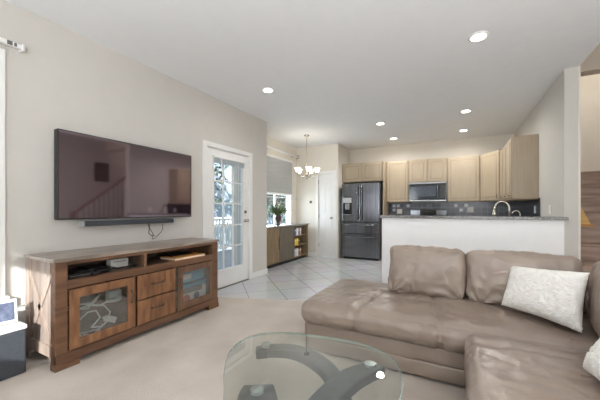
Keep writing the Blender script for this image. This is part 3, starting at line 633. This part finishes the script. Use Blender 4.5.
# ------------------------------------------------------------------ kitchen
def ucab(name, x0, x1, z0, z1, yf, ndoors, lab, yb=7.478, pulls=None):
    t = thing(name, ((x0+x1)/2, (yf+yb)/2, z0), lab, 'kitchen cabinet', 'upper kitchen cabinets')
    MB().box(x0+.001, x1-.001, yf, yb, z0, z1).build('carcass', MAPLE, t, .002)
    wd = (x1-x0)/ndoors
    for i in range(ndoors):
        a, b = x0+wd*i+.018, x0+wd*(i+1)-.018
        d = MB().box(a, b, yf-.018, yf-.001, z0+.018, z1-.02); d_ = d.build('door', MAPLE, t, .003)
        g = MB(); e = .052
        g.box(a+e, b-e, yf-.0195, yf-.017, z0+.018+e, z1-.02-e); g.build('groove', MAPLED, d_)
        g = MB(); e = .064; g.box(a+e, b-e, yf-.024, yf-.018, z0+.018+e, z1-.02-e); g.build('raised_panel', MAPLE, d_, .004)
    return t
ucab('wall_cabinet', -2.468, -1.47, 1.825, 2.285, 6.88, 2, 'pale maple cabinet with two doors over the refrigerator')
MB_ = MB().box(-1.47, -1.45, 6.84, 7.478, 0, 2.285); tag(MB_.build('end_panel', MAPLE), 'tall pale maple panel on the right side of the refrigerator', 'cabinet panel')
ucab('wall_cabinet', -1.448, -.945, 1.33, 2.30, 7.16, 1, 'tall single door maple cabinet left of the microwave')
ucab('wall_cabinet', -.943, -.157, 1.775, 2.30, 7.16, 2, 'short two door maple cabinet above the microwave')
ucab('wall_cabinet', -.155, .466, 1.33, 2.30, 7.16, 1, 'wide single door maple cabinet right of the microwave')
# diagonal corner
t = thing('wall_cabinet', (.8, 7.2, 1.33), 'diagonal maple corner cabinet at the right of the kitchen', 'kitchen cabinet', 'upper kitchen cabinets')
MB().prism([(.468, 7.478), (.468, 7.16), (.77, 6.70), (1.088, 6.70), (1.088, 7.478)], 1.33, 2.30).build('carcass', MAPLE, t)
ax = Vector((.302, -.46, 0)).normalized(); nn_ = Vector((-.46, -.302, 0)).normalized(); cc = Vector((.619, 6.93, 1.815))
d_ = MB().obox(cc+nn_*.010, ax, nn_, (0, 0, 1), .245, .008, .465).build('door', MAPLE, t, .003)
MB().obox(cc+nn_*.0185, ax, nn_, (0, 0, 1), .192, .001, .413).build('groove', MAPLED, d_); MB().obox(cc+nn_*.020, ax, nn_, (0, 0, 1), .18, .004, .40).build('raised_panel', MAPLE, d_, .004)
k = MB(); k.bar(cc+ax*.21+nn_*.035+Vector((0, 0, -.44)), cc+ax*.21+nn_*.035+Vector((0, 0, -.36)), .01, .01, (1, 0, 0)); k.build('handle', PULL, d_)
# side run
t = thing('wall_cabinet', (.93, 6.14, 1.33), 'maple cabinet on the right wall with its plain end panel facing the room', 'kitchen cabinet', 'upper kitchen cabinets')
MB().box(.77, 1.088, 5.43, 6.698, 1.33, 2.27).build('carcass', MAPLE, t, .003)
for (y0, y1) in ((5.445, 5.85), (5.865, 6.27), (6.285, 6.68)):
    d_ = MB().box(.752, .769, y0, y1, 1.348, 2.25).build('door', MAPLE, t, .003)
    MB().box(.750, .753, y0+.052, y1-.052, 1.40, 2.198).build('groove', MAPLED, d_); MB().box(.745, .752, y0+.064, y1-.064, 1.412, 2.186).build('raised_panel', MAPLE, d_, .003)
    MB().tube([(.752, y0+.06, 1.37), (.728, y0+.06, 1.375), (.728, y0+.14, 1.375), (.752, y0+.14, 1.37)], .005, 6).build('handle', PULL, d_)
MB().box(.76, 1.088, 5.42, 6.698, 1.31, 1.33).build('light_rail', MAPLED, t)
# microwave
t = thing('microwave', (-.55, 7.25, 1.34), 'stainless over-the-range microwave with black glass door', 'microwave')
MB().box(-.935, -.165, 7.08, 7.476, 1.345, 1.773).build('housing', STEELB, t, .006)
d_ = MB().box(-.925, -.175, 7.06, 7.08, 1.375, 1.735).build('door', BGLASS, t, .004)
MB().box(-.87, -.37, 7.056, 7.061, 1.45, 1.68).build('window', mat('microwave_window', (60, 64, 72), (66, 70, 78), rough=.1, spec=.8), d_)
MB().box(-.30, -.19, 7.056, 7.061, 1.41, 1.70).build('control_panel', BLACK, t); MB().box(-.93, -.17, 7.055, 7.08, 1.738, 1.768).build('top_grille', STEELB, t, .003)
MB().box(-.93, -.17, 7.05, 7.08, 1.346, 1.374).build('bottom_trim', STEELB, t, .003)
k = MB(); k.tube([(-.335, 7.058, 1.42), (-.335, 7.03, 1.44), (-.335, 7.03, 1.67), (-.335, 7.058, 1.69)], .008); k.build('handle', STEELB, t, smooth=True)
# refrigerator
FX0, FX1, FY = -2.385, -1.50, 6.62
t = thing('refrigerator', (-1.94, 6.95, 0), 'black stainless french door refrigerator with water dispenser', 'refrigerator')
MB().box(FX0, FX1, FY+.07, 7.44, .02, 1.76).build('housing', mat('fridge_side', (58, 59, 62), rough=.4, metal=.3), t, .005)
mid = (FX0+FX1)/2
k = MB().box(FX0, mid-.003, FY, FY+.068, .87, 1.775); ld = k.build('door', STEEL, t, .012, seg=3)
k = MB().box(mid+.003, FX1, FY, FY+.068, .87, 1.775); rd = k.build('door', STEEL, t, .012, seg=3)
k = MB().box(FX0, FX1, FY, FY+.068, .60, .862); dr1 = k.build('drawer', STEEL, t, .012, seg=3)
k = MB().box(FX0, FX1, FY, FY+.068, .05, .592); dr2 = k.build('drawer', STEEL, t, .012, seg=3)
for d_, x in ((ld, mid-.045), (rd, mid+.045)):
    k = MB(); k.tube([(x, FY+.005, .93), (x, FY-.05, .96), (x, FY-.055, 1.3), (x, FY-.05, 1.67), (x, FY+.005, 1.70)], .013, 8); k.build('handle', STEEL, d_, smooth=True)
for d_, z in ((dr1, .80), (dr2, .53)):
    k = MB(); k.tube([(FX0+.08, FY+.005, z), (FX0+.10, FY-.05, z), (FX1-.10, FY-.05, z), (FX1-.08, FY+.005, z)], .013, 8); k.build('handle', STEEL, d_, smooth=True)
MB().box(FX0+.03, FX0+.25, FY-.006, FY+.001, 1.03, 1.46).build('dispenser', BGLASS, ld, .003)
MB().box(FX0+.04, FX0+.24, FY-.010, FY-.005, 1.32, 1.44).build('dispenser_display', mat('display_silver', (186, 188, 190), rough=.3, metal=.3), ld)
MB().box(FX0+.09, FX0+.19, FY-.012, FY-.005, 1.16, 1.30).build('dispenser_nozzle', STEELB, ld, .003); MB().box(FX0+.04, FX0+.24, FY-.03, FY-.004, 1.035, 1.05).build('drip_tray', STEELB, ld)
MB().box(FX0+.03, FX1-.03, FY+.05, FY+.07, .0, .05).build('toe_grille', BLACK, t)
# base cabinets, counters, backsplash
t = thing('base_cabinet', (0, 7.1, 0), 'pale maple base cabinets under the kitchen back counter', 'kitchen cabinet')
MB().box(-1.448, -.945, 6.88, 7.478, .0, .87).build('carcass', MAPLE, t); MB().box(-.155, 1.088, 6.88, 7.478, 0, .87).build('carcass', MAPLE, t)
for a, b in ((-1.43, -.96), (-.14, .33)): MB().box(a, b, 6.862, 6.879, .12, .85).build('door', MAPLE, t, .003)
t = thing('base_cabinet', (0, 4.75, 0), 'pale maple base cabinets behind the half wall', 'kitchen cabinet')
MB().box(-.92, .45, 4.435, 5.02, 0, .87).build('carcass', MAPLE, t); MB().box(.45, 1.088, 4.435, 6.86, 0, .87).build('carcass', MAPLE, t)
for i in range(3): MB().box(-.9+.45*i, -.47+.45*i, 5.021, 5.038, .12, .85).build('door', MAPLE, t, .003)
k = MB(); k.box(-1.448, -.945, 6.85, 7.462, .871, .91); k.box(-.155, 1.088, 6.85, 7.462, .871, .91); k.box(.45, 1.088, 4.435, 6.85, .871, .91); k.box(-.94, .45, 4.435, 5.05, .871, .91)
tag(k.build('countertop', GRAN, None, .004), 'grey granite kitchen worktop below the dark backsplash', 'countertop')
t = thing('range', (-.55, 7.15, 0), 'stainless range under the microwave, only its back controls in sight', 'range')
MB().box(-.94, -.16, 6.86, 7.46, .02, .91).build('oven_body', STEELB, t, .004); MB().box(-.94, -.16, 7.36, 7.458, .91, 1.16).build('backguard', BGLASS, t, .006)
for a, b in ((-.935, -.72), (-.38, -.165)): MB().box(a, b, 7.352, 7.361, 1.04, 1.14).build('control_panel', STEEL, t, .003)
for x in (-.75, -.35):
    for y in (7.02, 7.25): MB().lathe([(.09, .91), (.09, .922), (.06, .924)], (x, y, 0), 16).build('burner', BLACK, t)
bs = struct('trim_1', MB().box(-1.448, 1.076, 7.464, 7.479, .911, 1.328), SLATE, label='dark slate tile backsplash along the back wall')
bs2 = struct('trim_2', MB().box(1.076, 1.089, 5.35, 7.479, .911, 1.328), SLATEX, label='dark slate tile backsplash on the right wall')
for i, (x, z) in enumerate(((-1.33, 1.25), (-1.23, 1.25), (-1.0, 1.25), (.02, 1.25), (.12, 1.15), (.22, 1.25), (-1.33, 1.15))):
    tg = MB().box(x-.034, x+.034, 7.458, 7.4645, z-.034, z+.034); tg.build('pale_tile', mat('pale_tile', (186, 190, 198), rough=.25) if i == 0 else MATS['pale_tile'], bs)
def outlet(x, y, z, axis, lab):
    t = thing('outlet', (x, y, z), lab, 'outlet', 'wall outlets in the kitchen')
    if axis == 'y':
        MB().box(x-.06, x+.06, y-.006, y, z, z+.115).build('cover_plate', WHITE, t, .003)
        for dx in (-.028, .028): MB().box(x+dx-.016, x+dx+.016, y-.009, y-.005, z+.025, z+.09).build('socket', PAPER, t)
    else:
        MB().box(x-.006, x, y-.04, y+.04, z, z+.115).build('cover_plate', WHITE, t, .003)
        MB().box(x-.009, x-.005, y-.016, y+.016, z+.025, z+.09).build('socket', PAPER, t)
outlet(.30, 7.4635, 1.10, 'y', 'white double outlet on the slate backsplash right of the range')
outlet(-1.2, 7.4635, 1.06, 'y', 'white outlet on the slate backsplash left of the range')
outlet(1.0755, 5.6, 1.10, 'x', 'white outlet on the slate backsplash below the end cabinet')
outlet(1.0895, 4.86, 1.10, 'x', 'white outlet on the grey wall above the right end of the bar')
# bar top
tag(MB().prism([(-.965, 4.265), (1.118, 4.265), (1.118, 4.307), (1.087, 4.307), (1.087, 4.50), (-.965, 4.50)], 1.036, 1.072).build('bar_top', GRAN, None, .004), 'grey granite bar top along the white half wall', 'countertop')
# faucets
t = thing('faucet', (.66, 4.9, .911), 'tall brushed gooseneck kitchen faucet behind the bar', 'faucet')
MB().lathe([(.03, 0), (.03, .02), (.018, .04), (.016, .10)], (.66, 4.9, .911), 16).build('base', CHROME, t, smooth=True)
pts = [(.66, 4.9, 1.0), (.66, 4.9, 1.16)]
for i in range(13):
    a = PI*i/12; pts.append((.575+.085*math.cos(a), 4.9, 1.17+.10*math.sin(a)))
k = MB(); k.tube(pts+[(.487, 4.9, 1.15)], .013, 10); k.build('gooseneck', CHROME, t, smooth=True)
k = MB(); k.lathe([(.014, 0), (.018, -.01), (.026, -.07), (.022, -.085)], (.486, 4.9, 1.155), 14); k.build('spray_head', CHROME, t, smooth=True)
MB().tube([(.66, 4.9, .98), (.70, 4.88, 1.0), (.725, 4.86, 1.05)], .008).build('lever', CHROME, t, smooth=True)
t = thing('faucet', (.78, 4.9, .911), 'small curved filtered water faucet right of the gooseneck faucet', 'faucet')
MB().lathe([(.02, 0), (.02, .015), (.01, .03)], (.78, 4.9, .911), 14).build('base', CHROME, t, smooth=True)
pts = [(.78, 4.9, .93), (.78, 4.9, 1.09)]+[(.735+.045*math.cos(PI*i/8), 4.9, 1.095+.045*math.sin(PI*i/8)) for i in range(9)]
MB().tube(pts, .007, 8).build('spout', CHROME, t, smooth=True)

# ------------------------------------------------------------------ sectional sofa
t = thing('sectional_sofa', (.1, 1.9, .004), 'large taupe leather sectional sofa in front of the white half wall', 'sofa'); SOFA = t
def lead(mb, name, m=LEATH): return mb.build(name, m, SOFA, smooth=True)
def crease_fn(cre, tufts):
    def fn(p, n):
        for (x0, y0, x1, y1, w_, dep) in cre:      # crease segments in local top plane
            if n.z > .2 or n.y < -.3:
                a = Vector((x0, y0)); b = Vector((x1, y1)); q = Vector((p.x, p.y)); L = (b-a).length_squared
                u = max(0, min(1, (q-a).dot(b-a)/L)); d = (q-(a+(b-a)*u)).length
                p = p-n*dep*math.exp(-(d/w_)**2)*(.6+.4*noise.noise(Vector((p.x*9, p.y*9, 0))))
        for (x0, y0, r, dep) in tufts:
            if n.z > .2:
                dx, dy = p.x-x0, p.y-y0; d = math.hypot(dx, dy); th = math.atan2(dy, dx)
                p = p-Vector((0, 0, 1))*(dep*math.exp(-(d/(r*.3))**2)+dep*.9*math.exp(-d/r)*(.5+.5*math.cos(7*th+noise.noise(Vector((x0, y0, 0)))*9))*min(1, d/.03))
        return p
    return fn
# main seat: X -1.12..1.0, Y 2.08..3.03
cre = [(-.60, -.47, -.50, .12, .022, .036), (-.02, -.47, -.10, .1, .022, .038), (.34, -.3, .30, .1, .018, .020), (-.84, -.47, -.80, .0, .016, .010), (-.50, .12, -.30, .0, .02, .012), (-.10, .1, -.24, -.1, .018, .010), (-.34, -.35, -.2, -.05, .018, .008)]
tf = [(-.57, -.08, .16, .018), (-.02, -.02, .15, .018), (.42, -.1, .14, .014)]
lead(soft((-.06, 2.545, .325), (2.12, .95, .20), .085, puff=(.01, .015, .028), n=110, wr=.009, wscale=6, fn=crease_fn(cre, tf), seed=3), 'seat_cushion')
for z0, z1, dx in ((.125, .245, .0), (.02, .135, .006)):
    lead(soft((-.06, 2.57, (z0+z1)/2), (2.06-dx, .89, z1-z0), .018, puff=(.008, .008, 0), n=24, wr=.003, wscale=4, seed=z0*40), 'base_panel')
# right section
cre2 = [(-.25, .6, .1, .35, .018, .010), (-.2, .3, .22, .15, .016, .010), (-.26, .45, .2, .50, .016, .008), (-.1, .1, .25, .0, .018, .009), (-.28, .72, .28, .70, .03, .008)]
lead(soft((.38, 1.17, .32), (.66, 1.74, .20), .06, puff=(.008, .01, .022), n=90, wr=.010, wscale=5, fn=crease_fn(cre2, [(.1, .25, .2, .012)]), seed=8), 'seat_cushion')
for z0, z1, dx in ((.125, .245, .0), (.02, .135, .006)):
    lead(soft((.385, 1.21, (z0+z1)/2), (.62-dx, 1.70, z1-z0), .018, puff=(.008, .008, 0), n=20, wr=.003, wscale=4, seed=z0*30+2), 'base_panel')
# backs
lead(soft((.30, 2.97, .36), (1.58, .17, .66), .06, n=18, wr=.003, seed=4), 'back_frame')
lead(soft((.98, 1.60, .36), (.20, 2.66, .66), .06, n=18, wr=.003, seed=5), 'back_frame')
def fold(seed, tx=0):
    def fn(p, n):
        if n.y < .2:   # gathered folds running from lower corners upwards
            for (cx_, cz_, k_) in ((-.26, -.2, 9), (.27, -.2, 8)):
                dx, dz = p.x-cx_, p.z-cz_; d = math.hypot(dx, dz); th = math.atan2(dz, dx)
                p = p+n*.014*math.cos(k_*th+seed)*math.exp(-d/.16)*min(1, d/.04)
        return p
    return fn
lead(soft((-.225, 2.755, .615), (.60, .24, .42), .055, puff=(.004, .045, .010), n=64, wr=.014, wscale=5, fn=fold(1), tilt=('X', -.20), seed=11), 'back_cushion')
lead(soft((.425, 2.745, .612), (.70, .24, .42), .055, puff=(.004, .045, .010), n=64, wr=.014, wscale=5, fn=fold(3), tilt=('X', -.20), seed=23), 'back_cushion')
lead(soft((.865, 2.30, .625), (.27, .66, .43), .09, puff=(.03, .01, .012), n=50, wr=.012, wscale=5, tilt=('Y', .12), yaw=-.18, seed=31), 'back_cushion')
for cy_ in (1.62, .95):
    lead(soft((.82, cy_, .625), (.25, .64, .42), .09, puff=(.03, .01, .012), n=24, wr=.010, wscale=5, tilt=('Y', .12), seed=40+cy_), 'back_cushion')
for x, y in ((-1.02, 2.22), (-1.02, 2.92), (.95, 2.9), (.14, .45), (.95, .45)):
    MB().box(x-.03, x+.03, y-.03, y+.03, .0045, .03).build('foot', BLACK, SOFA)
def seam(pts, nm='seam'):
    return MB().tube(pts, .0035, 6).build(nm, LEATHD, SOFA, smooth=True)

# ------------------------------------------------------------------ fleece pillows
def pillow(BL, BR, TL, TR, th, label, nseg=110, seed=0):
    BL, BR, TL, TR = map(Vector, (BL, BR, TL, TR)); nrm = (BR-BL).cross(TL-BL).normalized(); mb = MB(); n = nseg
    for sgn in (1, -1):
        vs = []
        for j in range(n+1):
            for i in range(n+1):
                u, v = i/n, j/n; a, b = 2*u-1, 2*v-1
                # pulled-in edges between pointed corners
                uu = .5+(a/2)*(1-.06*(1-b*b)); vv = .5+(b/2)*(1-.07*(1-a*a))
                p = BL.lerp(BR, uu).lerp(TL.lerp(TR, uu), vv)
                h = th/2*((1-a**4)*(1-b**4))**.55
                e = min(1-abs(a), 1-abs(b)); q = p*1.0
                f = noise.noise(q*45+Vector((seed, 0, sgn)))*.006+noise.noise(q*110+Vector((0, seed, sgn)))*.005
                p = p+nrm*sgn*(h+f*min(1, e*12))
                if e < 1e-6: p = p+(p-(BL+TR)/2).normalized()*noise.noise(q*60)*.008
                vs.append(p)
        fs = [(j*(n+1)+i, j*(n+1)+i+1, (j+1)*(n+1)+i+1, (j+1)*(n+1)+i) for j in range(n) for i in range(n)]
        mb.add(vs, fs if sgn > 0 else [f[::-1] for f in fs])
    o = mb.build('throw_pillow', FUR, None, smooth=True)
    bm = bmesh.new(); bm.from_mesh(o.data); bmesh.ops.remove_doubles(bm, verts=bm.verts, dist=.0004); bmesh.ops.recalc_face_normals(bm, faces=bm.faces); bm.to_mesh(o.data); bm.free()
    return tag(o, label, 'pillow', 'white fleece pillows on the sofa')
pillow((.29, 2.50, .475), (.625, 2.17, .465), (.37, 2.66, .735), (.70, 2.32, .78), .15, 'white fleece throw pillow leaning in the sofa corner', seed=1)
pillow((.56, 1.36, .44), (.50, 1.72, .45), (.72, 1.34, .76), (.68, 1.74, .76), .15, 'white fleece pillow cut off at the right edge of the photo', seed=4)

# ------------------------------------------------------------------ coffee table
t = thing('coffee_table', (-.63, 1.1, .004), 'rounded glass coffee table on curved charcoal wooden legs', 'coffee table')
ctrl = [(-.933, 1.015), (-1.046, 1.18), (-1.072, 1.335), (-1.02, 1.45), (-.885, 1.53), (-.645, 1.585), (-.42, 1.59), (-.27, 1.50), (-.20, 1.34), (-.19, 1.15), (-.22, .90), (-.28, .68), (-.38, .55), (-.50, .52), (-.62, .64), (-.76, .82), (-.854, .928)]
def cat(P, n=8):
    out = []; m = len(P)
    for i in range(m):
        p0, p1, p2, p3 = [Vector(P[(i+k) % m]) for k in (-1, 0, 1, 2)]
        for j in range(n):
            u = j/n; out.append(.5*((2*p1)+(-p0+p2)*u+(2*p0-5*p1+4*p2-p3)*u*u+(-p0+3*p1-3*p2+p3)*u**3))
    return out
out = [(p.x, p.y) for p in cat(ctrl)]
cxy = Vector((sum(p[0] for p in out)/len(out), sum(p[1] for p in out)/len(out)))
inn = [tuple(cxy+(Vector(p)-cxy)*.992) for p in out]
mb = MB(); n = len(out)
mb.add([(x, y, .412) for x, y in inn], [tuple(range(n))]); mb.build('glass_top', GLASST, t)
mb = MB(); vs = [(x, y, .412) for x, y in inn]+[(x, y, .408) for x, y in out]+[(x, y, .402) for x, y in out]+[(x, y, .398) for x, y in inn]
mb.add(vs, [(r*n+i, r*n+(i+1) % n, (r+1)*n+(i+1) % n, (r+1)*n+i) for r in range(3) for i in range(n)]); mb.build('glass_edge', GLASSE, t)
def leg(P, wd, th):
    P = [Vector(p) for p in P]; pts = []
    m = len(P)
    for i in range(m-1):
        p0, p1, p2, p3 = P[max(i-1, 0)], P[i], P[i+1], P[min(i+2, m-1)]
        for j in range(8):
            u = j/8; pts.append(.5*((2*p1)+(-p0+p2)*u+(2*p0-5*p1+4*p2-p3)*u*u+(-p0+3*p1-3*p2+p3)*u**3))
    pts.append(P[-1]); vs = []; mb = MB(); k = len(pts)
    for i, p in enumerate(pts):
        d = (pts[min(i+1, k-1)]-pts[max(i-1, 0)]).normalized(); s_ = Vector((d.y, -d.x, 0)); s_ = s_.normalized() if s_.length > .1 else Vector((1, 0, 0)); u_ = s_.cross(d).normalized()
        w2 = wd/2*(.8+.35*math.sin(PI*i/(k-1))); t2 = th/2
        for a, b in ((-1, -1), (-.0, -1.0), (1, -1), (1, 1), (0, 1.0), (-1, 1)): vs.append(p+s_*a*w2+u_*b*t2)
    fs = [(i*6+j, i*6+(j+1) % 6, (i+1)*6+(j+1) % 6, (i+1)*6+j) for i in range(k-1) for j in range(6)]+[tuple(range(6))[::-1], tuple(range((k-1)*6, k*6))]
    mb.add(vs, fs); return mb
L1 = leg([(-.985, 1.33, .35), (-.90, 1.385, .358), (-.78, 1.42, .36), (-.64, 1.395, .352), (-.515, 1.33, .32), (-.40, 1.2, .22), (-.33, 1.05, .045)], .075, .05)
L2 = leg([(-.34, 1.49, .35), (-.39, 1.39, .36), (-.44, 1.28, .358), (-.50, 1.12, .32), (-.60, .93, .2), (-.68, .80, .045)], .10, .05)
L3 = leg([(-.77, 1.06, .35), (-.72, .98, .36), (-.62, .85, .35), (-.50, .75, .27), (-.38, .68, .15), (-.33, .62, .045)], .16, .05)
for L in (L1, L2, L3): L.build('leg', CHAR, t, .012, seg=3)
for x, y in ((-.94, 1.365), (-.37, 1.43), (-.735, 1.0)):
    MB().lathe([(.028, .382), (.028, .3975), (.001, .398)], (x, y, 0), 20).build('glass_mount', mat('mount_disc', (196, 202, 202), rough=.2, metal=.4) if x < -.9 else MATS['mount_disc'], t, smooth=False)

# ------------------------------------------------------------------ outdoors
struct('ground', MB().box(-30, -3.74, -12, 22, -1.3, -1.2), GRASS)
struct('deck', MB().box(-6.4, -3.16, -3, 8.5, -.22, -.12), DECK, label='grey wooden deck outside the glass door')
t = thing('deck_railing', (-6.3, 3.5, -.12), 'white deck railing outside the glass patio door', 'railing')
MB().box(-6.38, -6.24, -2, 8.5, .88, .93).build('top_rail', WHITE, t); MB().box(-6.34, -6.28, -2, 8.5, -.02, .04).build('bottom_rail', WHITE, t)
for i in range(60):
    y = 1.2+i*.12; MB().box(-6.33, -6.29, y, y+.035, .04, .88).build('baluster', WHITE, t)
for y in (2.6, 5.2, 7.8): MB().box(-6.37, -6.25, y, y+.1, -.12, 1.0).build('post', WHITE, t)
t = thing('house', (-12, 12, -1.2), 'pale blue sided neighbouring house outside the patio door', 'house')
MB().box(-16, -9.5, 8.9, 20, -1.2, 6.0).build('siding', SIDING, t)
MB().add([(-16.3, 8.6, 6), (-9.2, 8.6, 6), (-9.2, 20.3, 6), (-16.3, 20.3, 6), (-12.7, 8.6, 8.4), (-12.7, 20.3, 8.4)], [(0, 1, 2, 3), (0, 4, 1), (2, 5, 3), (1, 4, 5, 2), (0, 3, 5, 4)]).build('roof', mat('roof_shingle', (110, 108, 108), rough=.9), t)
f = MB().box(-9.5, -9.44, 17.2, 18.2, 1, 2.6).build('window_frame', WHITE, t); MB().box(-9.44, -9.43, 17.28, 18.12, 1.08, 2.52).build('pane', BGLASS, f)
def tree(x, y, h, r, lab, seed):
    rnd = random.Random(seed); t = thing('tree', (x, y, -1.2), lab, 'tree', 'trees outside the windows')
    k = MB(); k.tube([(x, y, -1.2), (x+.1, y, h*.3), (x, y+.1, h*.7)], [.2, .15, .08]); 
    for i in range(7):
        a = rnd.uniform(0, 2*PI); z = rnd.uniform(.25, .6)*h; k.tube([(x, y, z), (x+r*.6*math.cos(a), y+r*.6*math.sin(a), z+r*.5)], [.06, .02], 5)
    k.build('trunk', BARK, t); lf = MB()
    for i in range(1500):
        d = Vector((rnd.gauss(0, 1), rnd.gauss(0, 1), rnd.gauss(0, 1))).normalized()*r*rnd.uniform(.35, 1)
        p = Vector((x, y, h*.55))+Vector((d.x, d.y, d.z*1.3)); a = Vector((rnd.uniform(-1, 1), rnd.uniform(-1, 1), rnd.uniform(-1, 1))).normalized(); b = a.cross(Vector((.3, .5, 1))).normalized(); s_ = rnd.uniform(.08, .16)
        lf.add([p-a*s_, p+b*s_*.5, p+a*s_, p-b*s_*.5], [(0, 1, 2, 3)])
    lf.build('foliage', LEAFD, t)
tree(-8.2, 7.0, 4.5, 1.5, 'leafy tree seen through the left panes of the patio door', 1)
tree(-8.0, 12.6, 4.0, 1.4, 'leafy tree outside the dining nook window', 2)
